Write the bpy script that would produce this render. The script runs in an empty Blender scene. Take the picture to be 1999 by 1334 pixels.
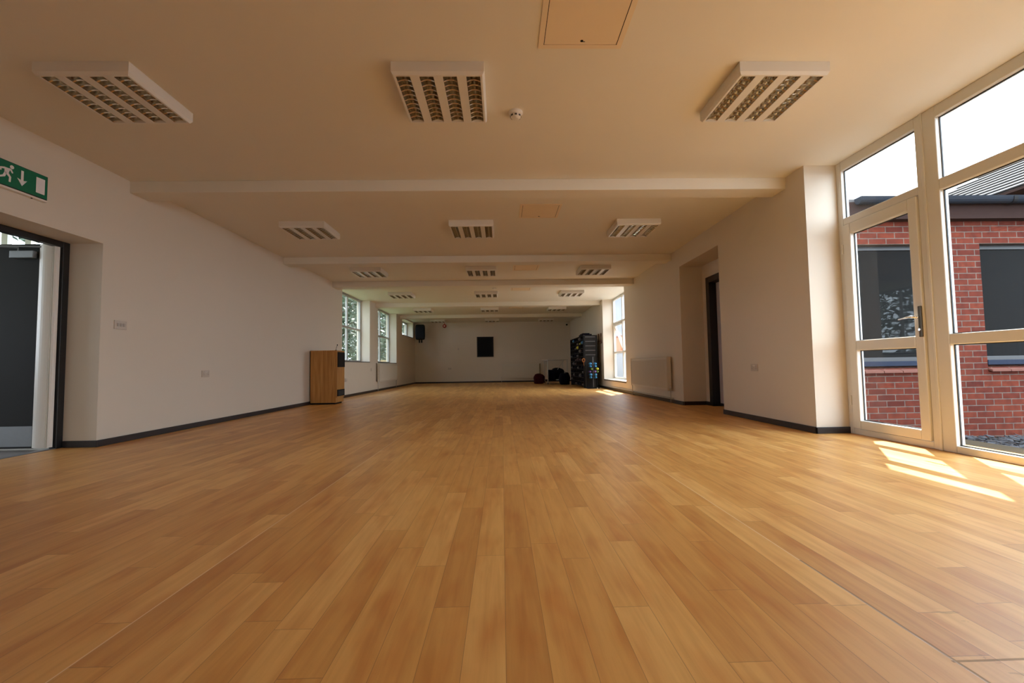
import bpy, bmesh, math, random
from mathutils import Vector, Matrix
random.seed(7)
D = bpy.data
SC = bpy.context.scene
COL = SC.collection

# ---------------------------------------------------------------- camera
F_PX, PITCH, YAW, ROLL = 884.3, 0.05457, 0.02287, -0.01502
CAM_H = 0.70
cam_d = D.cameras.new('camera'); cam = D.objects.new('camera', cam_d); COL.objects.link(cam)
cam_d.sensor_width = 36.0; cam_d.lens = F_PX / 1999 * 36.0; cam_d.clip_start = 0.02; cam_d.clip_end = 300
R0 = Vector((math.cos(YAW), -math.sin(YAW), 0)); FH = Vector((math.sin(YAW), math.cos(YAW), 0)); ZZ = Vector((0, 0, 1))
FW = FH * math.cos(PITCH) + ZZ * math.sin(PITCH); U0 = -FH * math.sin(PITCH) + ZZ * math.cos(PITCH)
RR = R0 * math.cos(ROLL) + U0 * math.sin(ROLL); UU = U0 * math.cos(ROLL) - R0 * math.sin(ROLL)
cam.matrix_world = Matrix(((RR.x, UU.x, -FW.x, 0), (RR.y, UU.y, -FW.y, 0), (RR.z, UU.z, -FW.z, CAM_H), (0, 0, 0, 1)))
SC.camera = cam

# ---------------------------------------------------------------- sky, sun, exposure
SKY_STRENGTH, SUN_STRENGTH = 8.0, 20.0
w = D.worlds.new('sky'); SC.world = w; w.use_nodes = True
bg = w.node_tree.nodes['Background']; bg.inputs[0].default_value = (0.84, 0.94, 1.05, 1); bg.inputs[1].default_value = SKY_STRENGTH
sun_d = D.lights.new('sun', 'SUN'); sun = D.objects.new('sun', sun_d); COL.objects.link(sun)
sun_d.energy = SUN_STRENGTH; sun_d.color = (1.0, 0.94, 0.84); sun_d.angle = math.radians(0.55)
SUN_DIR = Vector((0.37, 0.55, 1.0)).normalized()
sun.rotation_euler = SUN_DIR.to_track_quat('Z', 'Y').to_euler(); sun.location = (6, 8, 14)
def portal(name, loc, rot, sx, sy):
    l = D.lights.new(name, 'AREA'); l.shape = 'RECTANGLE'; l.size = sx; l.size_y = sy; l.cycles.is_portal = True
    o = D.objects.new(name, l); COL.objects.link(o); o.location = loc; o.rotation_euler = rot
P2 = math.pi / 2
portal('sky_portal', (3.60, 2.2, 1.35), (0, P2, 0), 2.6, 4.5)
portal('sky_portal', (3.60, 12.35, 1.47), (0, P2, 0), 2.4, 2.4)
portal('sky_portal', (-4.35, 12.1, 1.78), (0, -P2, 0), 1.8, 2.3)
portal('sky_portal', (-4.35, 15.3, 1.78), (0, -P2, 0), 1.8, 2.5)
portal('sky_portal', (-4.35, 18.55, 2.3), (0, -P2, 0), 0.7, 2.1)
vs = SC.view_settings
vs.view_transform = 'Standard'; vs.look = 'None'; vs.gamma = 1.0; vs.exposure = 0.0; vs.use_curve_mapping = False
SC.cycles.use_denoising = True
SC.cycles.max_bounces = 14; SC.cycles.diffuse_bounces = 9; SC.cycles.glossy_bounces = 6; SC.cycles.transparent_max_bounces = 24
SC.cycles.sample_clamp_indirect = 12.0

# ---------------------------------------------------------------- helpers
class MB:
    def __init__(s): s.v = []; s.f = []
    def box(s, x0, x1, y0, y1, z0, z1):
        if x0 > x1: x0, x1 = x1, x0
        if y0 > y1: y0, y1 = y1, y0
        if z0 > z1: z0, z1 = z1, z0
        n = len(s.v)
        s.v += [(x0,y0,z0),(x1,y0,z0),(x1,y1,z0),(x0,y1,z0),(x0,y0,z1),(x1,y0,z1),(x1,y1,z1),(x0,y1,z1)]
        s.f += [tuple(n+i for i in q) for q in ((0,3,2,1),(4,5,6,7),(0,1,5,4),(1,2,6,5),(2,3,7,6),(3,0,4,7))]
        return s
    def poly(s, pts):
        n = len(s.v); s.v += [tuple(p) for p in pts]; s.f.append(tuple(range(n, n+len(pts)))); return s
    def prism(s, pts, off):
        """closed prism: polygon pts (3d) extruded by vector off"""
        n = len(s.v); k = len(pts); off = Vector(off)
        s.v += [tuple(p) for p in pts] + [tuple(Vector(p)+off) for p in pts]
        s.f.append(tuple(range(n+k-1, n-1, -1))); s.f.append(tuple(range(n+k, n+2*k)))
        for i in range(k):
            j = (i+1) % k; s.f.append((n+i, n+j, n+k+j, n+k+i))
        return s
    def tube(s, pts, r, n=10, cap=True):
        pts = [Vector(p) for p in pts]; rs = r if isinstance(r, (list, tuple)) else [r]*len(pts)
        base = len(s.v); up = None
        for i, p in enumerate(pts):
            a = pts[max(i-1, 0)]; b = pts[min(i+1, len(pts)-1)]; t = (b-a).normalized()
            if up is None:
                up = Vector((0,0,1)) if abs(t.z) < 0.9 else Vector((1,0,0))
            x = t.cross(up).normalized(); y = x.cross(t).normalized(); up = y
            for k in range(n):
                an = 2*math.pi*k/n; s.v.append(tuple(p + (x*math.cos(an)+y*math.sin(an))*rs[i]))
        for i in range(len(pts)-1):
            for k in range(n):
                a = base+i*n+k; b = base+i*n+(k+1) % n; s.f.append((a, b, b+n, a+n))
        if cap:
            s.f.append(tuple(base+k for k in range(n))[::-1]); m = base+(len(pts)-1)*n; s.f.append(tuple(m+k for k in range(n)))
        return s
    def lathe(s, c, prof, axis='z', n=24):
        """prof: list of (radius, distance along axis)"""
        base = len(s.v); c = Vector(c)
        ax = {'x': (Vector((0,1,0)), Vector((0,0,1)), Vector((1,0,0))), 'y': (Vector((0,0,1)), Vector((1,0,0)), Vector((0,1,0))), 'z': (Vector((1,0,0)), Vector((0,1,0)), Vector((0,0,1)))}[axis]
        for r, d in prof:
            for k in range(n):
                an = 2*math.pi*k/n; s.v.append(tuple(c + ax[0]*math.cos(an)*r + ax[1]*math.sin(an)*r + ax[2]*d))
        for i in range(len(prof)-1):
            for k in range(n):
                a = base+i*n+k; b = base+i*n+(k+1) % n; s.f.append((a, b, b+n, a+n))
        s.f.append(tuple(base+k for k in range(n))[::-1]); m = base+(len(prof)-1)*n; s.f.append(tuple(m+k for k in range(n)))
        return s

def build(name, mb, mat, parent=None, root=None, bevel=0, smooth=False, kind=None):
    off = Vector(root.location) if root else Vector((0, 0, 0))
    me = D.meshes.new(name); me.from_pydata([tuple(Vector(v)-off) for v in mb.v], [], mb.f); me.validate(); me.update()
    bm = bmesh.new(); bm.from_mesh(me); bmesh.ops.recalc_face_normals(bm, faces=bm.faces) if smooth != 'raw' else None; bm.to_mesh(me); bm.free()
    o = D.objects.new(name, me); COL.objects.link(o); me.materials.append(mat)
    if parent: o.parent = parent
    if bevel:
        m = o.modifiers.new('bevel', 'BEVEL'); m.width = bevel; m.segments = 2; m.limit_method = 'ANGLE'
    if smooth is True:
        for p in me.polygons: p.use_smooth = True
    if kind: o['kind'] = kind
    return o
def recenter(o):
    """put a single-mesh thing's origin at the middle of its base"""
    vs_ = [v.co for v in o.data.vertices]
    c = Vector(((min(v.x for v in vs_)+max(v.x for v in vs_))/2, (min(v.y for v in vs_)+max(v.y for v in vs_))/2, min(v.z for v in vs_)))
    o.data.transform(Matrix.Translation(-c)); o.location = c; return o
def tag(o, label, cat, group=None, kind=None):
    if label: o['label'] = label
    if cat: o['category'] = cat
    if group: o['group'] = group
    if kind: o['kind'] = kind
    return o
def thing(name, label, cat, loc, group=None):
    o = D.objects.new(name, None); COL.objects.link(o); o.location = loc; o.empty_display_size = 0.1
    return tag(o, label, cat, group)
def struct_empty(name, loc):
    o = D.objects.new(name, None); COL.objects.link(o); o.location = loc; o['kind'] = 'structure'; return o
def dup(root, loc, label=None, group=None):
    r = root.copy(); COL.objects.link(r); r.location = loc
    if label: r['label'] = label
    if group: r['group'] = group
    for ch in list(root.children):
        c = ch.copy(); COL.objects.link(c); c.parent = r
        for g in list(ch.children):
            d = g.copy(); COL.objects.link(d); d.parent = c
    return r

def grid_wall(axis, lo, hi, us, zs, holes):
    """wall slab between lo..hi on axis ('x' or 'y'); us/zs = full extents; holes = (u0,u1,z0,z1)"""
    U = sorted(set([us[0], us[1]] + [h[0] for h in holes] + [h[1] for h in holes]))
    Z = sorted(set([zs[0], zs[1]] + [h[2] for h in holes] + [h[3] for h in holes]))
    U = [u for u in U if us[0] <= u <= us[1]]; Z = [z for z in Z if zs[0] <= z <= zs[1]]
    def solid(i, j):
        if i < 0 or j < 0 or i >= len(U)-1 or j >= len(Z)-1: return False
        uc = (U[i]+U[i+1])/2; zc = (Z[j]+Z[j+1])/2
        return not any(h[0] < uc < h[1] and h[2] < zc < h[3] for h in holes)
    P = (lambda a, u, z: (a, u, z)) if axis == 'x' else (lambda a, u, z: (u, a, z))
    m = MB()
    for i in range(len(U)-1):
        for j in range(len(Z)-1):
            if not solid(i, j): continue
            u0, u1, z0, z1 = U[i], U[i+1], Z[j], Z[j+1]
            m.poly([P(lo,u0,z0), P(lo,u1,z0), P(lo,u1,z1), P(lo,u0,z1)]); m.poly([P(hi,u0,z0), P(hi,u0,z1), P(hi,u1,z1), P(hi,u1,z0)])
            if not solid(i-1, j): m.poly([P(lo,u0,z0), P(lo,u0,z1), P(hi,u0,z1), P(hi,u0,z0)])
            if not solid(i+1, j): m.poly([P(lo,u1,z0), P(hi,u1,z0), P(hi,u1,z1), P(lo,u1,z1)])
            if not solid(i, j-1): m.poly([P(lo,u0,z0), P(hi,u0,z0), P(hi,u1,z0), P(lo,u1,z0)])
            if not solid(i, j+1): m.poly([P(lo,u0,z1), P(lo,u1,z1), P(hi,u1,z1), P(hi,u0,z1)])
    return m
def wall_obj(name, mb, mat):
    me = D.meshes.new(name); me.from_pydata(mb.v, [], mb.f)
    bm = bmesh.new(); bm.from_mesh(me); bmesh.ops.remove_doubles(bm, verts=bm.verts, dist=1e-5); bmesh.ops.recalc_face_normals(bm, faces=bm.faces); bm.to_mesh(me); bm.free()
    o = D.objects.new(name, me); COL.objects.link(o); me.materials.append(mat); o['kind'] = 'structure'; return o

# ---------------------------------------------------------------- materials
def srgb(r, g, b):
    f = lambda c: (c/255/12.92) if c/255 <= 0.04045 else ((c/255+0.055)/1.055)**2.4
    return (f(r), f(g), f(b), 1)
def mat(name, col, rough=0.5, metal=0.0, spec=0.5, noise=0.0, nscale=20.0, bump=0.0, bscale=200.0, coat=0.0):
    m = D.materials.new(name); m.use_nodes = True; nt = m.node_tree; b = nt.nodes['Principled BSDF']
    b.inputs['Base Color'].default_value = col; b.inputs['Roughness'].default_value = rough; b.inputs['Metallic'].default_value = metal
    b.inputs['Specular IOR Level'].default_value = spec; b.inputs['Coat Weight'].default_value = coat
    if noise or bump:
        tc = nt.nodes.new('ShaderNodeTexCoord')
    if noise:
        n = nt.nodes.new('ShaderNodeTexNoise'); n.inputs['Scale'].default_value = nscale; n.inputs['Detail'].default_value = 3
        nt.links.new(tc.outputs['Object'], n.inputs['Vector'])
        mx = nt.nodes.new('ShaderNodeMix'); mx.data_type = 'RGBA'
        mx.inputs[6].default_value = tuple(c*(1-noise) for c in col[:3])+(1,); mx.inputs[7].default_value = tuple(min(1, c*(1+noise)) for c in col[:3])+(1,)
        nt.links.new(n.outputs['Fac'], mx.inputs[0]); nt.links.new(mx.outputs[2], b.inputs['Base Color'])
    if bump:
        n = nt.nodes.new('ShaderNodeTexNoise'); n.inputs['Scale'].default_value = bscale; n.inputs['Detail'].default_value = 2
        nt.links.new(tc.outputs['Object'], n.inputs['Vector'])
        bp = nt.nodes.new('ShaderNodeBump'); bp.inputs['Strength'].default_value = bump; bp.inputs['Distance'].default_value = 0.002
        nt.links.new(n.outputs['Fac'], bp.inputs['Height']); nt.links.new(bp.outputs[0], b.inputs['Normal'])
    return m
M = {}
M['wall'] = mat('wall_paint', (0.71, 0.645, 0.55, 1), 0.6, noise=0.015, nscale=3, bump=0.08, bscale=120)
M['ceiling'] = mat('ceiling_paint', (0.76, 0.725, 0.64, 1), 0.7, noise=0.015, nscale=2, bump=0.06, bscale=90)
M['hatch'] = mat('hatch_paint', (0.80, 0.66, 0.47, 1), 0.55, noise=0.02, nscale=6)
M['skirting'] = mat('dark_skirting', (0.022, 0.019, 0.021, 1), 0.4, noise=0.1, nscale=15)
M['dark_frame'] = mat('dark_frame', (0.012, 0.011, 0.012, 1), 0.35, noise=0.1, nscale=12)
M['upvc'] = mat('upvc', (0.70, 0.69, 0.64, 1), 0.28, noise=0.01, nscale=5)
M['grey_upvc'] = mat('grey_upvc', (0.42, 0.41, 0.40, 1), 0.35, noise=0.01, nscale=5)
M['gasket'] = mat('gasket', (0.02, 0.022, 0.025, 1), 0.5)
M['grey_door'] = mat('grey_door', (0.020, 0.020, 0.021, 1), 0.65, spec=0.2, noise=0.05, nscale=8)
M['steel'] = mat('brushed_steel', (0.27, 0.28, 0.30, 1), 0.5, metal=0.7, noise=0.05, nscale=30)
M['chrome'] = mat('chrome', (0.8, 0.8, 0.8, 1), 0.12, metal=1.0)
M['bronze'] = mat('dark_plate', (0.10, 0.085, 0.065, 1), 0.35, metal=0.6)
M['white_plastic'] = mat('white_plastic', (0.78, 0.75, 0.70, 1), 0.35)
M['grey_plastic'] = mat('grey_plastic', (0.50, 0.46, 0.42, 1), 0.4)
M['plate'] = mat('socket_plate', (0.56, 0.50, 0.43, 1), 0.35)
M['plate_dark'] = mat('socket_rocker', (0.40, 0.35, 0.30, 1), 0.3)
M['radiator'] = mat('radiator_enamel', (0.72, 0.68, 0.60, 1), 0.35, noise=0.01, nscale=5)
M['lum_body'] = mat('luminaire_body', (0.74, 0.72, 0.68, 1), 0.35, noise=0.01, nscale=5)
M['lum_refl'] = mat('luminaire_reflector', (0.78, 0.74, 0.66, 1), 0.16, metal=0.95, noise=0.1, nscale=40)
M['tube'] = mat('fluorescent_tube', (0.75, 0.75, 0.72, 1), 0.3)
M['black'] = mat('black_plastic', (0.006, 0.006, 0.007, 1), 0.55, spec=0.15, noise=0.15, nscale=25)
M['black_fabric'] = mat('black_fabric', (0.006, 0.005, 0.010, 1), 0.9, spec=0.1, noise=0.3, nscale=30, bump=0.4, bscale=150)
M['red_fabric'] = mat('red_fabric', (0.055, 0.005, 0.009, 1), 0.85, spec=0.1, noise=0.3, nscale=18, bump=0.4, bscale=150)
M['red'] = mat('red_plastic', (0.45, 0.03, 0.02, 1), 0.35)
M['green'] = mat('sign_green', (0.0, 0.16, 0.085, 1), 0.3)
M['sign_white'] = mat('sign_white', (0.85, 0.83, 0.86, 1), 0.3)
M['board'] = mat('black_board', (0.006, 0.006, 0.009, 1), 0.5, spec=0.15, noise=0.1, nscale=6)
M['rack_dark'] = mat('rack_dark', (0.014, 0.012, 0.011, 1), 0.6, spec=0.2, noise=0.4, nscale=9)
M['rack_grey'] = mat('rack_grey', (0.075, 0.070, 0.070, 1), 0.5)
M['maroon'] = mat('maroon', (0.05, 0.018, 0.018, 1), 0.6)
M['blue'] = mat('blue_vinyl', (0.035, 0.21, 0.42, 1), 0.4)
M['yellow'] = mat('yellow_vinyl', (0.50, 0.48, 0.03, 1), 0.35)
M['purple'] = mat('purple_vinyl', (0.16, 0.09, 0.30, 1), 0.4)
M['lime'] = mat('green_vinyl', (0.12, 0.22, 0.02, 1), 0.4)
M['orange'] = mat('orange_cord', (0.35, 0.12, 0.02, 1), 0.6)
M['brown'] = mat('brown_leather', (0.10, 0.045, 0.02, 1), 0.6)
M['pale_tube'] = mat('pale_metal', (0.55, 0.55, 0.50, 1), 0.4)
M['beige'] = mat('beige_wood', (0.30, 0.24, 0.15, 1), 0.6)
M['blue_frame'] = mat('dark_blue_frame', (0.012, 0.018, 0.036, 1), 0.7, spec=0.15)
M['gutter'] = mat('dark_gutter', (0.012, 0.015, 0.021, 1), 0.7, spec=0.1, noise=0.15, nscale=12)
M['fascia'] = mat('brown_fascia', (0.026, 0.014, 0.012, 1), 0.8, spec=0.08, noise=0.1, nscale=5)
M['tile'] = mat('roof_tile', (0.10, 0.095, 0.095, 1), 0.9, spec=0.1, noise=0.15, nscale=9)
M['clay'] = mat('clay_sill', (0.15, 0.065, 0.05, 1), 0.85, spec=0.1, noise=0.1, nscale=9)
M['slate'] = mat('slate_chips', (0.06, 0.063, 0.072, 1), 0.8, spec=0.15, noise=0.4, nscale=14)
M['earth'] = mat('gravel_bed', (0.07, 0.07, 0.078, 1), 0.9, noise=0.4, nscale=30, bump=0.5, bscale=60)
M['paving'] = mat('paving', (0.060, 0.047, 0.030, 1), 0.9, spec=0.1, noise=0.1, nscale=8)
M['grass'] = mat('grass_ground', (0.10, 0.13, 0.05, 1), 0.9, noise=0.4, nscale=6)
M['leaf'] = mat('leaf', (0.035, 0.062, 0.034, 1), 0.5, noise=0.6, nscale=2.5)
M['bark'] = mat('bark', (0.10, 0.07, 0.05, 1), 0.9, noise=0.3, nscale=8)
M['fence'] = mat('fence_wood', (0.30, 0.21, 0.10, 1), 0.8, noise=0.15, nscale=6)
M['room_dark'] = mat('room_dark', (0.03, 0.028, 0.026, 1), 0.8)
M['corridor'] = mat('corridor_paint', (0.62, 0.58, 0.53, 1), 0.6, noise=0.02, nscale=3)
M['lilac'] = mat('lilac_door', (0.55, 0.53, 0.60, 1), 0.4, noise=0.02, nscale=3)

def glass(name, tint=(0.93, 0.97, 0.98, 1), base=0.035):
    """thin pane: mostly clear, mirror-like at grazing angles (the same from both sides)"""
    m = D.materials.new(name); m.use_nodes = True; nt = m.node_tree; nt.nodes.clear()
    out = nt.nodes.new('ShaderNodeOutputMaterial'); tr = nt.nodes.new('ShaderNodeBsdfTransparent'); gl = nt.nodes.new('ShaderNodeBsdfGlossy')
    mx = nt.nodes.new('ShaderNodeMixShader'); lw = nt.nodes.new('ShaderNodeLayerWeight'); lw.inputs['Blend'].default_value = 0.5
    pw = nt.nodes.new('ShaderNodeMath'); pw.operation = 'POWER'; pw.inputs[1].default_value = 5.0
    ma = nt.nodes.new('ShaderNodeMath'); ma.operation = 'MULTIPLY_ADD'; ma.inputs[1].default_value = 1-base; ma.inputs[2].default_value = base
    tr.inputs[0].default_value = tint; gl.inputs['Roughness'].default_value = 0.02
    nt.links.new(lw.outputs['Facing'], pw.inputs[0]); nt.links.new(pw.outputs[0], ma.inputs[0]); nt.links.new(ma.outputs[0], mx.inputs[0])
    nt.links.new(tr.outputs[0], mx.inputs[1]); nt.links.new(gl.outputs[0], mx.inputs[2]); nt.links.new(mx.outputs[0], out.inputs[0])
    return m
M['glass'] = glass('window_glass')
M['far_glass'] = mat('dark_far_glass', (0.004, 0.004, 0.004, 1), 0.05, spec=0.03)

def N(nt, t, **kw):
    n = nt.nodes.new(t)
    for k, v in kw.items(): setattr(n, k, v)
    return n
def math_node(nt, op, a, b=None, c=None):
    n = N(nt, 'ShaderNodeMath', operation=op)
    for i, x in enumerate((a, b, c)):
        if x is None: continue
        if isinstance(x, (int, float)): n.inputs[i].default_value = x
        else: nt.links.new(x, n.inputs[i])
    return n.outputs[0]
def ramp(nt, fac, stops):
    r = N(nt, 'ShaderNodeValToRGB'); e = r.color_ramp.elements
    while len(e) < len(stops): e.new(0.5)
    for el, (p, c) in zip(e, stops): el.position = p; el.color = c
    nt.links.new(fac, r.inputs[0]); return r.outputs[0]
def mixc(nt, fac, a, b, mode='MIX'):
    n = N(nt, 'ShaderNodeMix', data_type='RGBA', blend_type=mode)
    for i, x in ((0, fac), (6, a), (7, b)):
        if isinstance(x, (int, float, tuple)): n.inputs[i].default_value = x
        else: nt.links.new(x, n.inputs[i])
    return n.outputs[2]
def comb(nt, x, y, z):
    n = N(nt, 'ShaderNodeCombineXYZ')
    for i, v in enumerate((x, y, z)):
        if isinstance(v, (int, float)): n.inputs[i].default_value = v
        else: nt.links.new(v, n.inputs[i])
    return n.outputs[0]

def floor_material():
    m = D.materials.new('plank_vinyl'); m.use_nodes = True; nt = m.node_tree; b = nt.nodes['Principled BSDF']
    g = N(nt, 'ShaderNodeNewGeometry'); s = N(nt, 'ShaderNodeSeparateXYZ'); nt.links.new(g.outputs['Position'], s.inputs[0])
    X, Y = s.outputs[0], s.outputs[1]
    PW, PL = 0.104, 0.93
    sx = math_node(nt, 'DIVIDE', X, PW); ix = math_node(nt, 'FLOOR', sx); fx = math_node(nt, 'FRACT', sx)
    wn = N(nt, 'ShaderNodeTexWhiteNoise', noise_dimensions='1D'); nt.links.new(ix, wn.inputs['W'])
    sy = math_node(nt, 'ADD', math_node(nt, 'DIVIDE', Y, PL), math_node(nt, 'MULTIPLY', wn.outputs[0], 7.0))
    iy = math_node(nt, 'FLOOR', sy); fy = math_node(nt, 'FRACT', sy)
    wn2 = N(nt, 'ShaderNodeTexWhiteNoise', noise_dimensions='2D'); nt.links.new(comb(nt, ix, iy, 0), wn2.inputs['Vector'])
    rnd = wn2.outputs[0]
    base = ramp(nt, rnd, [(0.0, FLOOR_A), (0.5, FLOOR_B), (1.0, FLOOR_C)])
    # grain
    gx = math_node(nt, 'ADD', math_node(nt, 'MULTIPLY', X, 34.0), math_node(nt, 'MULTIPLY', rnd, 37.0)); gy = math_node(nt, 'MULTIPLY', Y, 1.9)
    n1 = N(nt, 'ShaderNodeTexNoise'); n1.inputs['Scale'].default_value = 1.0; n1.inputs['Detail'].default_value = 5; n1.inputs['Roughness'].default_value = 0.6; n1.inputs['Distortion'].default_value = 0.4
    nt.links.new(comb(nt, gx, gy, rnd), n1.inputs['Vector'])
    grain = ramp(nt, n1.outputs['Fac'], [(0.32, (0.76, 0.64, 0.52, 1)), (0.60, (1.03, 1.03, 1.03, 1))])
    c = mixc(nt, 0.55, base, grain, 'MULTIPLY')
    # long soft reddish blotches and small knots
    n2 = N(nt, 'ShaderNodeTexNoise'); n2.inputs['Scale'].default_value = 1.0; n2.inputs['Detail'].default_value = 2
    nt.links.new(comb(nt, math_node(nt, 'ADD', math_node(nt, 'MULTIPLY', X, 11.0), math_node(nt, 'MULTIPLY', rnd, 53.0)), math_node(nt, 'MULTIPLY', Y, 2.6), 0), n2.inputs['Vector'])
    bl = ramp(nt, n2.outputs['Fac'], [(0.48, (0, 0, 0, 1)), (0.72, (1, 1, 1, 1))])
    c = mixc(nt, math_node(nt, 'MULTIPLY', bl, 0.65), c, (0.75, 0.52, 0.36, 1), 'MULTIPLY')
    # joints
    dx = math_node(nt, 'MULTIPLY', math_node(nt, 'MINIMUM', fx, math_node(nt, 'SUBTRACT', 1.0, fx)), PW)
    dy = math_node(nt, 'MULTIPLY', math_node(nt, 'MINIMUM', fy, math_node(nt, 'SUBTRACT', 1.0, fy)), PL)
    lx = math_node(nt, 'LESS_THAN', dx, 0.0009); ly = math_node(nt, 'LESS_THAN', dy, 0.0011)
    c = mixc(nt, math_node(nt, 'MULTIPLY', math_node(nt, 'MAXIMUM', lx, ly), 0.5), c, (0.16, 0.07, 0.025, 1))
    # welded sheet seams
    ax = math_node(nt, 'ABSOLUTE', math_node(nt, 'SUBTRACT', math_node(nt, 'ABSOLUTE', X), 1.042))
    seam = math_node(nt, 'LESS_THAN', ax, 0.0024)
    c = mixc(nt, math_node(nt, 'MULTIPLY', seam, 0.7), c, (0.92, 0.72, 0.48, 1))
    # dirt gathered in the seam at the near right, and the cut across
    nz = N(nt, 'ShaderNodeTexNoise'); nz.inputs['Scale'].default_value = 9.0; nt.links.new(g.outputs['Position'], nz.inputs['Vector'])
    wob = math_node(nt, 'MULTIPLY', math_node(nt, 'SUBTRACT', nz.outputs['Fac'], 0.5), 0.006)
    a2 = math_node(nt, 'ABSOLUTE', math_node(nt, 'SUBTRACT', math_node(nt, 'ADD', X, wob), 1.045))
    near = math_node(nt, 'LESS_THAN', Y, 1.62)
    d1 = math_node(nt, 'MULTIPLY', math_node(nt, 'LESS_THAN', a2, 0.0040), near)
    a3 = math_node(nt, 'ABSOLUTE', math_node(nt, 'SUBTRACT', math_node(nt, 'ADD', Y, wob), 1.068))
    d2 = math_node(nt, 'MULTIPLY', math_node(nt, 'LESS_THAN', a3, 0.0038), math_node(nt, 'GREATER_THAN', X, 1.035))
    dirt = math_node(nt, 'MAXIMUM', d1, d2)
    # scuffs near the cut
    n5 = N(nt, 'ShaderNodeTexNoise'); n5.inputs['Scale'].default_value = 1.0; n5.inputs['Detail'].default_value = 4; n5.inputs['Distortion'].default_value = 1.2
    nt.links.new(comb(nt, math_node(nt, 'MULTIPLY', X, 6.0), math_node(nt, 'MULTIPLY', Y, 22.0), 3.0), n5.inputs['Vector'])
    sc = math_node(nt, 'MULTIPLY', math_node(nt, 'GREATER_THAN', n5.outputs['Fac'], 0.66), math_node(nt, 'MULTIPLY', math_node(nt, 'GREATER_THAN', X, 1.12), math_node(nt, 'LESS_THAN', Y, 1.3)))
    dirt2 = math_node(nt, 'MAXIMUM', math_node(nt, 'MULTIPLY', dirt, 0.62), math_node(nt, 'MULTIPLY', sc, 0.25))
    c = mixc(nt, dirt2, c, (0.17, 0.11, 0.055, 1))
    nt.links.new(c, b.inputs['Base Color'])
    nr = N(nt, 'ShaderNodeTexNoise'); nr.inputs['Scale'].default_value = 1.3; nr.inputs['Detail'].default_value = 3; nt.links.new(g.outputs['Position'], nr.inputs['Vector'])
    rg = math_node(nt, 'ADD', math_node(nt, 'MULTIPLY', nr.outputs['Fac'], 0.06), 0.37)
    rg = math_node(nt, 'ADD', rg, math_node(nt, 'MULTIPLY', dirt2, 0.3))
    nt.links.new(rg, b.inputs['Roughness']); b.inputs['Specular IOR Level'].default_value = 0.65
    nb = N(nt, 'ShaderNodeTexNoise'); nb.inputs['Scale'].default_value = 300.0; nb.inputs['Detail'].default_value = 1; nt.links.new(g.outputs['Position'], nb.inputs['Vector'])
    bp = N(nt, 'ShaderNodeBump'); bp.inputs['Strength'].default_value = 0.10; bp.inputs['Distance'].default_value = 0.0010
    hgt = math_node(nt, 'SUBTRACT', nb.outputs['Fac'], math_node(nt, 'MULTIPLY', math_node(nt, 'MAXIMUM', lx, dirt), 1.5))
    nt.links.new(hgt, bp.inputs['Height']); nt.links.new(bp.outputs[0], b.inputs['Normal'])
    return m
FLOOR_A, FLOOR_B, FLOOR_C = (0.62, 0.315, 0.085, 1), (0.71, 0.385, 0.108, 1), (0.80, 0.475, 0.155, 1)
M['floor'] = floor_material()

def brick_material(name, axis):
    m = D.materials.new(name); m.use_nodes = True; nt = m.node_tree; b = nt.nodes['Principled BSDF']
    g = N(nt, 'ShaderNodeNewGeometry'); s = N(nt, 'ShaderNodeSeparateXYZ'); nt.links.new(g.outputs['Position'], s.inputs[0])
    t = N(nt, 'ShaderNodeTexBrick'); u = s.outputs[0] if axis == 'x' else s.outputs[1]
    nt.links.new(comb(nt, u, math_node(nt, 'ADD', s.outputs[2], 0.245), 0), t.inputs['Vector'])
    t.inputs['Scale'].default_value = 1.0; t.inputs['Brick Width'].default_value = 0.225; t.inputs['Row Height'].default_value = 0.075
    t.inputs['Mortar Size'].default_value = 0.0055; t.inputs['Mortar Smooth'].default_value = 0.1; t.inputs['Bias'].default_value = 0.0
    t.inputs['Color1'].default_value = (0.125, 0.029, 0.017, 1); t.inputs['Color2'].default_value = (0.078, 0.018, 0.013, 1); t.inputs['Mortar'].default_value = (0.12, 0.095, 0.08, 1)
    n = N(nt, 'ShaderNodeTexNoise'); n.inputs['Scale'].default_value = 14.0; n.inputs['Detail'].default_value = 4; nt.links.new(g.outputs['Position'], n.inputs['Vector'])
    gr = ramp(nt, n.outputs['Fac'], [(0.3, (0.72, 0.72, 0.75, 1)), (0.65, (1.1, 1.05, 1.0, 1))])
    c = mixc(nt, 1.0, t.outputs[0], gr, 'MULTIPLY')
    nt.links.new(c, b.inputs['Base Color']); b.inputs['Roughness'].default_value = 0.9; b.inputs['Specular IOR Level'].default_value = 0.1
    bp = N(nt, 'ShaderNodeBump'); bp.inputs['Strength'].default_value = 0.5; bp.inputs['Distance'].default_value = 0.01
    nt.links.new(math_node(nt, 'SUBTRACT', 1.0, t.outputs['Fac']), bp.inputs['Height']); nt.links.new(bp.outputs[0], b.inputs['Normal'])
    return m
M['render'] = mat('grey_render', (0.17, 0.175, 0.19, 1), 0.9, noise=0.05, nscale=2)  # grey of the stand-in house and wall behind the panes
M['brick_warm'] = mat('orange_brick', (0.30, 0.10, 0.045, 1), 0.9, noise=0.2, nscale=12)
M['brick_x'] = brick_material('red_brick_long', 'x'); M['brick_y'] = brick_material('red_brick_side', 'y')

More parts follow.
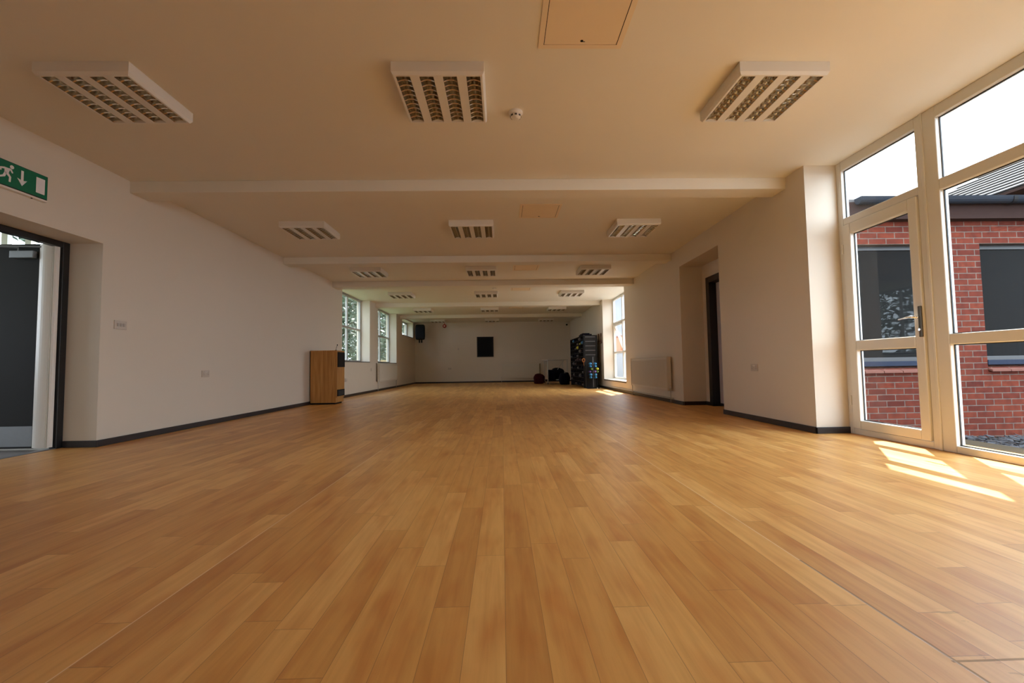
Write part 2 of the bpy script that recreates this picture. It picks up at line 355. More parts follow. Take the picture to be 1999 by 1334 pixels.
def oak_material():
    m = D.materials.new('oak_veneer'); m.use_nodes = True; nt = m.node_tree; b = nt.nodes['Principled BSDF']
    tc = N(nt, 'ShaderNodeTexCoord'); mp = N(nt, 'ShaderNodeMapping'); mp.inputs['Scale'].default_value = (38, 38, 2.2)
    nt.links.new(tc.outputs['Object'], mp.inputs[0]); n = N(nt, 'ShaderNodeTexNoise'); n.inputs['Scale'].default_value = 1; n.inputs['Detail'].default_value = 4
    nt.links.new(mp.outputs[0], n.inputs['Vector'])
    c = ramp(nt, n.outputs['Fac'], [(0.3, (0.36, 0.15, 0.03, 1)), (0.7, (0.56, 0.29, 0.08, 1))])
    nt.links.new(c, b.inputs['Base Color']); b.inputs['Roughness'].default_value = 0.45
    return m
M['oak'] = oak_material()

# ---------------------------------------------------------------- the room shell
XL, XLo = -3.824, -4.20
XR, XRo = 3.06, 3.45
XG = 3.428
H = 2.674; FAR = 20.04; BACK = -2.6
YG0, YG1 = 0.04, 4.39          # glazed front side
W1 = (10.93, 13.21, 0.87, H); W2 = (14.07, 16.54, 0.865, H); W3 = (17.47, 19.6, 1.97, 2.625)
W5 = (11.13, 13.56, 0.265, H)
DL = (2.55, 4.39, 0.0, 1.94)
REC = (6.23, 7.62, 0.0, 2.36)

f = MB().box(XLo, 3.80, BACK-0.2, FAR+0.2, -0.12, 0.0)
wall_obj('floor', f, M['floor'])
wall_obj('ceiling', MB().box(XLo-0.05, 3.46, BACK-0.2, FAR+0.2, H, H+0.10), M['ceiling'])
wall_obj('wall_left', grid_wall('x', XLo, XL, (BACK, FAR), (0, H), [DL, W1, W2, W3]), M['wall'])
wall_obj('wall_right', grid_wall('x', XR, XRo, (YG1, FAR), (0, H), [REC, W5]), M['wall'])
wall_obj('wall_far', MB().box(XLo, XRo, FAR, FAR+0.3, 0, H), M['wall'])
wall_obj('wall_back', MB().box(XLo, 3.80, BACK-0.3, BACK, 0, H), M['wall'])
wall_obj('wall_right', MB().box(XG-0.04, 3.80, BACK, YG0, 0, H), M['wall'])
DR = (6.34, 7.38, 0.0, 2.06)   # door hole in the back of the recess
wall_obj('wall_recess', grid_wall('x', XRo, XRo+0.22, (REC[0]-0.02, REC[1]+0.02), (0, 2.5), [DR]), M['wall'])

# ceiling beams
for i, (y0, y1) in enumerate([(4.68, 4.93), (7.97, 8.22), (10.28, 10.62), (13.80, 14.06), (17.08, 17.34)]):
    o = build('trim_%d' % (i+1), MB().box(XL, XR, y0, y1, H-0.122, H), M['ceiling'], kind='structure', bevel=0.004)

# skirting boards
bh, bt = 0.062, 0.016
m = MB().box(XL, XL+bt, DL[1]-0.0, FAR, 0, bh).box(XL-0.30, XL+bt, DL[1]-bt, DL[1], 0, bh).box(XL, XL+bt, BACK, DL[0], 0, bh)
build('baseboard_left', m, M['skirting'], kind='structure', bevel=0.003)
m = MB().box(XR-bt, XR, YG1-bt, REC[0], 0, bh).box(XR-bt, 3.385, YG1-bt, YG1, 0, bh).box(XR-bt, XR, REC[1], FAR, 0, bh)
m.box(XR, XRo, REC[1]-bt, REC[1], 0, bh).box(XR, XRo, REC[0], REC[0]+bt, 0, bh).box(XRo-bt, XRo, DR[1]+0.085, REC[1], 0, bh)
build('baseboard_right', m, M['skirting'], kind='structure', bevel=0.003)
build('baseboard_far', MB().box(XL+bt, XR-bt, FAR-bt, FAR, 0, bh), M['skirting'], kind='structure', bevel=0.003)
build('baseboard_back', MB().box(XL+bt, XG-0.05, BACK, BACK+bt, 0, bh), M['skirting'], kind='structure', bevel=0.003)

# ---------------------------------------------------------------- glazed front side: glazed door and tall windows
FX0, FX1 = 3.385, 3.455
def frame_bars(root, parent_name, rects, mt, bevel=0.006):
    m_ = MB()
    for (x0, x1, y0, y1, z0, z1) in rects: m_.box(x0, x1, y0, y1, z0, z1)
    return build(parent_name, m_, mt, parent=root, root=root, bevel=bevel)
def pane(root, parent, y0, y1, z0, z1, x=3.42, bead=True):
    """double glazed pane with bead and dark gasket"""
    p = build('pane', MB().poly([(x, y0, z0), (x, y1, z0), (x, y1, z1), (x, y0, z1)]), M['glass'], parent=parent, root=root, smooth='raw')
    if bead:
        g = MB(); e = 0.007
        for (a, b_, c, d) in ((y0, y0+e, z0, z1), (y1-e, y1, z0, z1), (y0+e, y1-e, z0, z0+e), (y0+e, y1-e, z1-e, z1)): g.box(x-0.003, x+0.006, a, b_, c, d)
        build('gasket', g, M['gasket'], parent=parent, root=root)
def hole_frame(y0, y1, z0, z1, t, x0=FX0, x1=FX1):
    """four bars around the opening y0..y1,z0..z1 inside its outline"""
    return [(x0, x1, y0, y0+t, z0, z1), (x0, x1, y1-t, y1, z0, z1), (x0, x1, y0+t, y1-t, z0, z0+t), (x0, x1, y0+t, y1-t, z1-t, z1)]

# door unit y 3.46..4.39
door = struct_empty('door_1', (XG, 3.93, 0))
fr = frame_bars(door, 'frame', [(FX0, FX1, 4.325, YG1, 0, H), (FX0, FX1, 3.462, 3.525, 0, H), (FX0, FX1, 3.525, 4.325, 2.585, H),
    (FX0, FX1, 3.525, 4.325, 2.035, 2.105), (FX0, FX1, 3.525, 4.325, 0, 0.055)], M['upvc'])
pane(door, fr, 3.525, 4.325, 2.105, 2.585)
lx0, lx1 = 3.367, 3.437
leaf = frame_bars(door, 'door_leaf', [(lx0, lx1, 4.228, 4.322, 0.06, 2.03), (lx0, lx1, 3.528, 3.610, 0.06, 2.03), (lx0, lx1, 3.610, 4.228, 1.93, 2.03),
    (lx0, lx1, 3.610, 4.228, 0.800, 0.895), (lx0, lx1, 3.610, 4.228, 0.06, 0.140)], M['upvc'], bevel=0.008)
pane(door, leaf, 3.610, 4.228, 0.895, 1.93, x=3.41); pane(door, leaf, 3.610, 4.228, 0.140, 0.800, x=3.41)
hd = MB(); hd.tube([(3.345, 3.545, 1.045), (3.320, 3.545, 1.045)], 0.010); hd.tube([(3.320, 3.540, 1.045), (3.318, 3.60, 1.052), (3.322, 3.70, 1.040)], [0.011, 0.009, 0.008])
pl = build('handle_plate', MB().box(3.352, 3.367, 3.530, 3.560, 0.885, 1.135), M['bronze'], parent=leaf, root=door, bevel=0.006)
build('lever_handle', hd, M['chrome'], parent=leaf, root=door, smooth=True)
cy = MB().lathe((3.350, 3.545, 0.945), [(0.010, -0.006), (0.010, 0.004)], 'x', 12)
build('lock_cylinder', cy, M['chrome'], parent=leaf, root=door)
build('hinge', MB().lathe((3.362, 4.325, 1.75), [(0.009, 0), (0.009, 0.09)], 'z', 10), M['upvc'], parent=leaf, root=door)
build('hinge', MB().lathe((3.362, 4.325, 0.28), [(0.009, 0), (0.009, 0.09)], 'z', 10), M['upvc'], parent=leaf, root=door)

# tall window units towards the camera
y_hi = 3.460; n = 1
for width in (1.30, 1.06, 1.06):
    y_lo = y_hi - width
    wn_ = struct_empty('window_%d' % n, (XG, (y_hi+y_lo)/2, 0)); n += 1
    a, b_ = y_lo+0.003, y_hi-0.003
    t = 0.112 if n == 2 else 0.075
    fr = frame_bars(wn_, 'window_frame', [(FX0, FX1, b_-t, b_, 0, H), (FX0, FX1, a, a+0.07, 0, H), (FX0, FX1, a+0.07, b_-t, 2.585, H), (FX0, FX1, a+0.07, b_-t, 2.008, 2.095),
        (FX0, FX1, a+0.07, b_-t, 0.815, 0.895), (FX0, FX1, a+0.07, b_-t, 0, 0.055)], M['upvc'])
    for z0, z1 in ((2.095, 2.585), (0.895, 2.008), (0.055, 0.815)): pane(wn_, fr, a+0.07, b_-t, z0, z1)
    y_hi = y_lo
# projecting cover strip on the joint between door and window
build('trim_6', MB().box(3.374, 3.386, 3.448, 3.472, 0, H), M['upvc'], kind='structure', bevel=0.004)

# ---------------------------------------------------------------- left windows and the right far window
def side_window(name, y0, y1, z0, z1, xg, inner, cols, transoms, opener=None, sill=True, full=True):
    """xg: plane of frame middle; inner: +1 when the room lies towards +x"""
    rt = struct_empty(name, (xg, (y0+y1)/2, z0)); fx0, fx1 = xg-0.03, xg+0.03; t = 0.055
    bars = [(fx0, fx1, y0, y0+t, z0, z1), (fx0, fx1, y1-t, y1, z0, z1), (fx0, fx1, y0+t, y1-t, z0, z0+t), (fx0, fx1, y0+t, y1-t, z1-t, z1)]
    ys = [y0+t] + [c for c in cols] + [y1-t]; zs_ = [z0+t] + transoms + [z1-t]
    for c in cols: bars.append((fx0, fx1, c-t/2, c+t/2, z0+t, z1-t))
    for tz in transoms:
        for i in range(len(ys)-1):
            a = ys[i] + (t/2 if i else 0); b_ = ys[i+1] - (t/2 if i < len(ys)-2 else 0); bars.append((fx0, fx1, a, b_, tz-t/2, tz+t/2))
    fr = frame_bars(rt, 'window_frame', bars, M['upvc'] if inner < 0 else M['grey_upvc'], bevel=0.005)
    for i in range(len(ys)-1):
        for j in range(len(zs_)-1):
            a = ys[i] + (t/2 if i else 0); b_ = ys[i+1] - (t/2 if i < len(ys)-2 else 0)
            c = zs_[j] + (t/2 if j else 0); d = zs_[j+1] - (t/2 if j < len(zs_)-2 else 0)
            if opener == (i, j):
                # top-hung sash swung outwards at its foot
                piv = Vector((xg, 0, d)); ang = 0.34 * (-inner); ca, sa = math.cos(ang), math.sin(ang); s_ = MB(); u = 0.055
                for (q0, q1, r0, r1) in ((a, a+u, c, d), (b_-u, b_, c, d), (a+u, b_-u, c, c+u), (a+u, b_-u, d-u, d)): s_.box(xg-0.03, xg+0.03, q0, q1, r0, r1)
                def rot(v): 
                    dx, dz = v[0]-piv.x, v[2]-piv.z; return (piv.x + dx*ca - dz*sa*-1*-1, v[1], piv.z + dx*sa + dz*ca)
                s_.v = [rot(v) for v in s_.v]; sash = build('sash', s_, M['upvc'], parent=rt, root=rt, bevel=0.005)
                q = MB().poly([rot(v) for v in ((xg, a+u, c+u), (xg, b_-u, c+u), (xg, b_-u, d-u), (xg, a+u, d-u))]); build('pane', q, M['glass'], parent=sash, root=rt, smooth='raw')
            else:
                build('pane', MB().poly([(xg, a, c), (xg, b_, c), (xg, b_, d), (xg, a, d)]), M['glass'], parent=fr, root=rt, smooth='raw')
    return rt
side_window('window_5', W1[0]+0.005, W1[1]-0.005, W1[2]+0.005, H-0.005, -4.11, 1, [12.07], [1.80])
side_window('window_6', W2[0]+0.005, W2[1]-0.005, W2[2]+0.005, H-0.005, -4.11, 1, [15.30], [1.77])
side_window('window_7', W3[0]+0.005, W3[1]-0.005, W3[2]+0.005, W3[3]-0.005, -4.11, 1, [18.52], [])
side_window('window_8', W5[0]+0.005, W5[1]-0.005, W5[2]+0.02, H-0.005, 3.395, -1, [12.52], [1.06, 1.93], opener=(1, 1))
for i, (W_, x0, x1) in enumerate(((W1, -4.07, XL+0.012), (W2, -4.07, XL+0.012), (W3, -4.07, XL+0.010))):
    build('trim_%d' % (7+i), MB().box(x0, x1, W_[0]+0.004, W_[1]-0.004, W_[2], W_[2]+0.018), M['skirting'], kind='structure', bevel=0.003)
build('trim_10', MB().box(XR-0.012, 3.355, W5[0]+0.004, W5[1]-0.004, W5[2], W5[2]+0.018), M['white_plastic'], kind='structure', bevel=0.003)
build('trim_11', MB().box(XR-0.014, XR-0.002, W5[0]+0.004, W5[1]-0.004, W5[2]-0.02, W5[2]-0.001), M['skirting'], kind='structure')

# ---------------------------------------------------------------- doorway on the left with the grey door
d2 = struct_empty('door_2', (-4.17, 4.35, 0))
fx0, fx1 = -4.195, -4.13
build('door_frame', MB().box(fx0, fx1, DL[1]-0.068, DL[1]-0.002, 0, DL[3]).box(fx0, fx1, DL[0]+0.002, DL[0]+0.07, 0, DL[3]).box(fx0, fx1, DL[0]+0.07, DL[1]-0.068, DL[3]-0.055, DL[3]-0.001), M['dark_frame'], parent=d2, root=d2, bevel=0.004)
LY0, LY1 = 4.300, 4.345
leaf = build('door_leaf', MB().box(-5.12, -4.315, LY0, LY1, 0.012, 1.915), M['grey_door'], parent=d2, root=d2, bevel=0.003)
build('kick_plate', MB().box(-5.10, -4.325, LY0-0.004, LY0-0.0005, 0.03, 0.215), M['steel'], parent=leaf, root=d2)
build('door_closer', MB().box(-4.56, -4.345, LY0-0.045, LY0-0.001, 1.775, 1.842), M['steel'], parent=leaf, root=d2, bevel=0.004)
build('closer_arm', MB().tube([(-4.50, LY0-0.025, 1.842), (-4.50, LY0-0.025, 1.875), (-4.75, LY0-0.06, 1.885), (-4.22, LY0-0.02, 1.880)], 0.008), M['steel'], parent=leaf, root=d2)
g_ = MB(); pts = []
for k in range(13):
    a = k/12*math.pi; pts.append((-4.235 - 0.085*math.cos(a), 4.306 - 0.045*math.sin(a)))
inner_ = [(x*1.0, y+0.006) for x, y in pts]
ring = [(x, y, 0.02) for x, y in pts] + [(x, y, 0.02) for x, y in inner_[::-1]]
g_.prism(ring, (0, 0, 1.885))
for rx in (-4.185, -4.172, -4.159): g_.box(rx-0.002, rx+0.002, 4.268, 4.30, 0.02, 1.905)
build('finger_guard', g_, M['white_plastic'], parent=d2, root=d2)
# threshold strip across the doorway
build('trim_12', MB().box(-4.19, -4.13, DL[0]+0.07, DL[1]-0.07, 0, 0.006), M['steel'], kind='structure')
# corridor behind the doorway
wall_obj('floor_corridor', MB().box(-9.4, XLo, 0.6, 7.0, -0.12, -0.001), mat('corridor_floor', (0.16, 0.14, 0.13, 1), 0.3, noise=0.1, nscale=3))
wall_obj('ceiling_corridor', MB().box(-9.4, XLo-0.05, 0.6, 7.0, 3.0, 3.15), M['corridor'])
wall_obj('wall_corridor_far', grid_wall('y', 6.8, 7.0, (-9.4, XLo), (0, 3.0), [(-9.2, -4.35, 2.25, 2.95)]), M['corridor'])
wall_obj('wall_corridor_near', MB().box(-9.4, XLo, 0.4, 0.6, 0, 3.0), M['corridor'])
wall_obj('wall_corridor_left', grid_wall('x', -9.6, -9.4, (0.4, 7.0), (0, 3.0), [(1.0, 6.0, 0.9, 2.75)]), M['corridor'])  # side opening out of view, enlarged to brighten the doorway reveal
wall_obj('wall_corridor_top', MB().box(-4.25, XLo, 0.6, 7.0, H+0.10, 3.0), M['corridor'])
portal('sky_portal', (-6.8, 7.05, 2.6), (-P2, 0, 0), 4.9, 0.7)
portal('sky_portal', (-9.65, 3.5, 1.82), (0, -P2, 0), 1.85, 5.0)
rt = struct_empty('window_9', (-5.8, 6.9, 2.25)); m_ = MB()
for k in range(15):
    x = -9.18 + k*0.35; m_.box(x-0.045, x+0.045, 6.86, 6.93, 2.25, 2.95)
m_.box(-9.2, -4.35, 6.86, 6.93, 2.25, 2.30).box(-9.2, -4.35, 6.86, 6.93, 2.90, 2.95).box(-9.2, -4.35, 6.865, 6.925, 2.58, 2.62)
fr = build('window_frame', m_, M['upvc'], parent=rt, root=rt)
build('pane', MB().poly([(-9.2, 6.9, 2.25), (-4.35, 6.9, 2.25), (-4.35, 6.9, 2.95), (-9.2, 6.9, 2.95)]), M['glass'], parent=fr, root=rt, smooth='raw')

# ---------------------------------------------------------------- door in the right recess
d3 = struct_empty('door_3', (XRo, 6.86, 0))
m_ = MB().box(XRo-0.018, XRo+0.20, DR[1]-0.03, DR[1]+0.001, 0, DR[3]).box(XRo-0.018, XRo-0.001, DR[1], DR[1]+0.085, 0, DR[3]+0.07)
m_.box(XRo-0.018, XRo+0.20, DR[0]-0.001, DR[0]+0.03, 0, DR[3]).box(XRo-0.018, XRo-0.001, DR[0]-0.085, DR[0], 0, DR[3]+0.07)
m_.box(XRo-0.018, XRo+0.20, DR[0]+0.03, DR[1]-0.03, DR[3]-0.03, DR[3]).box(XRo-0.018, XRo-0.001, DR[0], DR[1], DR[3], DR[3]+0.07)
build('door_frame', m_, M['dark_frame'], parent=d3, root=d3, bevel=0.003)
leaf = build('door_leaf', MB().box(XRo+0.10, XRo+0.145, DR[0]+0.034, DR[1]-0.034, 0.008, DR[3]-0.034), M['lilac'], parent=d3, root=d3, bevel=0.003)
build('kick_strip', MB().box(XRo+0.096, XRo+0.0995, DR[0]+0.034, DR[1]-0.034, 0.008, 0.05), M['skirting'], parent=leaf, root=d3)

# ---------------------------------------------------------------- recessed-louvre luminaires
LX = [-2.645, -0.39, 1.885]; LYS = [2.83, 6.00, 8.82, 11.76, 15.08, 18.70]
HB = 0.085
def make_luminaire():
    r = thing('ceiling_light', '', 'ceiling light', (0, 0, 0))
    s = 0.30; m_ = MB()
    # tray: top plate, sloped rim and dividers
    m_.box(-s, s, -s, s, -0.012, 0)
    rim = 0.026
    prof = [(s, -0.012), (s, -0.066), (s-0.012, -HB), (s-rim, -HB), (s-rim, -0.012)]
    ring = [[(-r_, -r_, z_), (r_, -r_, z_), (r_, r_, z_), (-r_, r_, z_)] for r_, z_ in prof]
    for q in range(len(ring)-1):
        for k in range(4): m_.poly([ring[q][k], ring[q][(k+1) % 4], ring[q+1][(k+1) % 4], ring[q+1][k]])
    inner = s-rim; cw = 0.092; gap = (2*inner-4*cw)/3
    xs = [-inner + i*(cw+gap) for i in range(4)]
    for i in range(3): m_.box(xs[i]+cw, xs[i+1], -inner, inner, -HB, -0.012)
    build('housing', m_, M['lum_body'], parent=r, root=r)
    for x0 in xs:
        lv = MB(); x1 = x0+cw; xm = (x0+x1)/2
        # curved side reflectors
        prof = [(0.0, -HB+0.002), (0.003, -0.065), (0.011, -0.045), (0.024, -0.026), (0.040, -0.018)]
        for sgn, xe in ((1, x0+0.0005), (-1, x1-0.0005)):
            for k in range(len(prof)-1):
                (a, za), (b_, zb) = prof[k], prof[k+1]
                lv.poly([(xe+sgn*a, -inner, za), (xe+sgn*b_, -inner, zb), (xe+sgn*b_, inner, zb), (xe+sgn*a, inner, za)])
        # cross blades, dished on their lower edge
        nb = 10
        for k in range(nb+1):
            y = -inner + 0.004 + k*(2*inner-0.008)/nb
            w_ = 0.0062
            top = [(x0+0.002, -0.055), (xm, -0.040), (x1-0.002, -0.055)]
            for q in range(4):
                u0, u1 = x0+0.001+q*(cw-0.002)/4, x0+0.001+(q+1)*(cw-0.002)/4
                zl = lambda u: -HB+0.002 + 0.014*(1-((u-xm)/(cw/2))**2)
                for sg in (-1, 1):
                    lv.poly([(u0, y+sg*w_, zl(u0)-0.0), (u1, y+sg*w_, zl(u1)), (u1, y+sg*0.0006, -0.040), (u0, y+sg*0.0006, -0.040)])
                lv.poly([(u0, y-w_, zl(u0)), (u1, y-w_, zl(u1)), (u1, y+w_, zl(u1)), (u0, y+w_, zl(u0))])
        lo = build('louvre', lv, M['lum_refl'], parent=r, root=r, smooth='raw')
        build('tube', MB().tube([(xm, -inner+0.005, -0.029), (xm, inner-0.005, -0.029)], 0.0078, 8), M['tube'], parent=lo, root=r, smooth=True)
    return r
proto = make_luminaire()
rows = ['nearest row', 'second row from the front', 'third row, before the low beam', 'bay with the tall side windows', 'fifth row from the front', 'last row by the far wall']
cols = ['left', 'middle', 'right']
labs = {(0, 0): 'large square white ceiling light nearest the green exit sign', (0, 1): 'large square ceiling light beside the nearest smoke detector', (0, 2): 'large square ceiling light nearest the tall glazed windows',
        (1, 0): 'square louvred ceiling light at left of the second bay', (1, 1): 'square louvred ceiling light at middle of the second bay', (1, 2): 'square louvred ceiling light at right of the second bay',
        (2, 0): 'square ceiling light at left in the third bay', (2, 1): 'square ceiling light at middle in the third bay', (2, 2): 'square ceiling light at right in the third bay',
        (3, 0): 'square ceiling light in the fourth bay, nearest the left window', (3, 1): 'square ceiling light in the fourth bay, middle one by a smoke detector', (3, 2): 'square ceiling light in the fourth bay, beside the bright right window',
        (4, 0): 'small-looking ceiling light at left in the fifth bay', (4, 1): 'small-looking ceiling light at middle in the fifth bay', (4, 2): 'small-looking ceiling light at right in the fifth bay',
        (5, 0): 'leftmost ceiling light of the last row by the far wall', (5, 1): 'middle ceiling light of the last row by the far wall', (5, 2): 'rightmost ceiling light of the last row by the far wall'}
first = True
for j, y in enumerate(LYS):
    for i, x in enumerate(LX):
        loc = (x, y+0.30, H-0.0005)
        if first: proto.location = loc; o = proto; first = False
        else: o = dup(proto, loc)
        o['label'] = labs[(j, i)]; o['group'] = 'square louvred ceiling lights'

# ---------------------------------------------------------------- ceiling hatches and detectors
hl = ['ceiling access hatch at the top of the photo with a dark keyhole', 'ceiling access hatch in the second bay, between middle and right lights', 'ceiling access hatch in the third bay', 'ceiling access hatch in the fourth bay', 'ceiling access hatch in the fifth bay']
for k, (y0, y1) in enumerate(((2.18, 2.705), (5.42, 5.93), (8.74, 9.24), (11.25, 11.72), (14.95, 15.4))):
    r = thing('ceiling_hatch', hl[k], 'ceiling hatch', (0.5, (y0+y1)/2, H), 'square access hatches in the ceiling'); x0, x1 = 0.25, 0.765; z = H-0.0005
    m_ = MB().box(x0, x0+0.032, y0, y1, z-0.006, z).box(x1-0.032, x1, y0, y1, z-0.006, z).box(x0+0.032, x1-0.032, y0, y0+0.032, z-0.006, z).box(x0+0.032, x1-0.032, y1-0.032, y1, z-0.006, z)
    build('hatch_frame', m_, M['hatch'], parent=r, root=r)
    pn = build('hatch_panel', MB().box(x0+0.036, x1-0.036, y0+0.036, y1-0.036, z-0.004, z), M['hatch'], parent=r, root=r)
    for xj in (x0+0.032, x1-0.036): build('joint', MB().box(xj, xj+0.004, y0+0.032, y1-0.032, z-0.0045, z), M['fascia'], parent=r, root=r)
    if k < 2: build('keyhole', MB().lathe((0.512, y1-0.066, z-0.006), [(0.009, 0), (0.009, 0.002)], 'z', 12).box(0.516, 0.532, y1-0.064, y1-0.061, z-0.008, z-0.006), M['black'], parent=pn, root=r)
for (x, y, lb) in ((0.133, 3.42, 'round white smoke detector beside the nearest middle light'), (-0.165, 11.15, 'small smoke detector in the fourth bay, far from the camera')):
    r = thing('smoke_detector', lb, 'smoke detector', (x, y, H))
    build('base', MB().lathe((x, y, H), [(0.054, 0), (0.054, -0.014), (0.047, -0.022)], 'z', 28), M['white_plastic'], parent=r, root=r, smooth=False)
    hd = MB().lathe((x, y, H), [(0.040, -0.020), (0.043, -0.028), (0.036, -0.046), (0.020, -0.052), (0.004, -0.053)], 'z', 28)
    hh = build('sensor_head', hd, M['white_plastic'], parent=r, root=r)
    sl = MB()
    for k in range(8):
        a = k*math.pi/4; cx, cy_ = x+0.040*math.cos(a), y+0.040*math.sin(a); ux, uy = -math.sin(a)*0.009, math.cos(a)*0.009; nx, ny = math.cos(a)*0.0015, math.sin(a)*0.0015
        sl.prism([(cx-ux, cy_-uy, H-0.042), (cx+ux, cy_+uy, H-0.042), (cx+ux, cy_+uy, H-0.030), (cx-ux, cy_-uy, H-0.030)], (nx*2, ny*2, 0))
    build('vent_slots', sl, M['gasket'], parent=hh, root=r)

# ---------------------------------------------------------------- exit sign
r = thing('exit_sign', 'green exit sign with running figure and arrow above the left doorway', 'exit sign', (XL, 3.61, 2.13))
sy0, sy1, sz0, sz1 = 3.40, 3.812, 2.148, 2.342
build('case', MB().box(XL, XL+0.032, sy0, sy1, sz0-0.004, sz1+0.002), M['dark_frame'], parent=r, root=r, bevel=0.003)
fc = build('sign_face', MB().box(XL+0.032, XL+0.034, sy0+0.005, sy1-0.005, sz0+0.002, sz1-0.003), M['green'], parent=r, root=r)
build('light_bar', MB().box(XL, XL+0.036, sy0, sy1, sz0-0.022, sz0-0.006), M['white_plastic'], parent=r, root=r, bevel=0.003)
build('test_button', MB().lathe((XL+0.018, 3.70, sz0-0.027), [(0.006, 0), (0.006, 0.005)], 'z', 10), M['black'], parent=r, root=r)
X_ = XL+0.034
def flat(pts): return MB().prism([(X_, y, z) for y, z in pts], (0.0012, 0, 0))
build('door_symbol', flat([(3.715, 2.180), (3.785, 2.180), (3.785, 2.308), (3.715, 2.308)]), M['sign_white'], parent=fc, root=r)
build('arrow_symbol', flat([(3.598, 2.310), (3.598, 2.232), (3.570, 2.240), (3.607, 2.187), (3.645, 2.240), (3.617, 2.232), (3.617, 2.310)]), M['sign_white'], parent=fc, root=r)
mn = MB()
for pts in ([(3.478, 2.286), (3.520, 2.288), (3.506, 2.246), (3.478, 2.246)],                     # trunk
            [(3.512, 2.290), (3.516, 2.277), (3.532, 2.256), (3.541, 2.262), (3.528, 2.286)],      # forward arm
            [(3.480, 2.288), (3.446, 2.276), (3.446, 2.252), (3.456, 2.252), (3.458, 2.268), (3.480, 2.272)],   # rear arm
            [(3.488, 2.248), (3.508, 2.248), (3.527, 2.224), (3.524, 2.184), (3.510, 2.184), (3.512, 2.220), (3.486, 2.240)],  # front leg
            [(3.478, 2.250), (3.496, 2.250), (3.484, 2.214), (3.448, 2.196), (3.444, 2.208), (3.468, 2.222)]):  # rear leg
    mn.prism([(X_, y, z) for y, z in pts], (0.0012, 0, 0))
mn.prism([(X_, 3.530+0.0145*math.cos(k*math.pi/8), 2.305+0.0145*math.sin(k*math.pi/8)) for k in range(16)], (0.0012, 0, 0))
build('running_figure', mn, M['sign_white'], parent=fc, root=r)

# ---------------------------------------------------------------- switches and sockets
def wall_plate(name, label, cat, wall, u, z, w_, h_, kind, group=None):
    """wall: ('L'|'R'|'F')"""
    if wall == 'L': P = lambda d, a, b: (XL+d, u+a, z+b)
    elif wall == 'R': P = lambda d, a, b: (XR-d, u+a, z+b)
    else: P = lambda d, a, b: (u+a, FAR-d, z+b)
    r = thing(name, label, cat, P(0, 0, -h_/2), group)
    def bx(d0, d1, a0, a1, b0, b1):
        p, q = P(d0, a0, b0), P(d1, a1, b1); return MB().box(p[0], q[0], p[1], q[1], p[2], q[2])
    build('plate', bx(0, 0.010, -w_/2, w_/2, -h_/2, h_/2), M['plate'], parent=r, root=r, bevel=0.002)
    if kind == 'switch':
        for k in (-1, 0, 1): build('rocker', bx(0.010, 0.014, k*0.036-0.012, k*0.036+0.012, -0.016, 0.016), M['plate_dark'], parent=r, root=r, bevel=0.001)
    elif kind == 'socket':
        for k in (-1, 1):
            s = MB()
            for (a, b, ww, hh_) in ((0, 0.012, 0.005, 0.008), (-0.011, -0.008, 0.007, 0.005), (0.011, -0.008, 0.007, 0.005)):
                p, q = P(0.0095, k*0.042+a-ww/2, b-hh_/2-0.004), P(0.0106, k*0.042+a+ww/2, b+hh_/2-0.004); s.box(p[0], q[0], p[1], q[1], p[2], q[2])
            build('socket_hole', s, M['black'], parent=r, root=r)
            build('rocker', bx(0.010, 0.013, k*0.014-0.006, k*0.014+0.006, 0.014, 0.032), M['white_plastic'], parent=r, root=r)
    return r
wall_plate('light_switch', 'triple light switch on the left wall beside the doorway', 'light switch', 'L', 4.613, 1.172, 0.146, 0.086, 'switch')
wall_plate('wall_socket', 'double wall socket low on the left wall nearest the camera', 'socket', 'L', 5.935, 0.662, 0.146, 0.086, 'socket')
wall_plate('wall_socket', 'double wall socket on the right pier beside the glazed door', 'socket', 'R', 5.43, 0.640, 0.146, 0.086, 'socket')
wall_plate('wall_socket', 'small wall socket low behind the wooden cabinet under the left window', 'socket', 'L', 11.2, 0.42, 0.146, 0.086, 'socket')
wall_plate('wall_socket', 'small plate on the left wall between the two tall windows', 'socket', 'L', 13.35, 0.66, 0.086, 0.086, 'plate')
wall_plate('wall_socket', 'pale double socket on the far wall left of the black board', 'socket', 'F', -2.30, 0.635, 0.146, 0.086, 'socket')
wall_plate('wall_plate', 'tiny blank plate on the far wall just left of the black board', 'wall plate', 'F', -1.91, 1.49, 0.06, 0.086, 'plate')

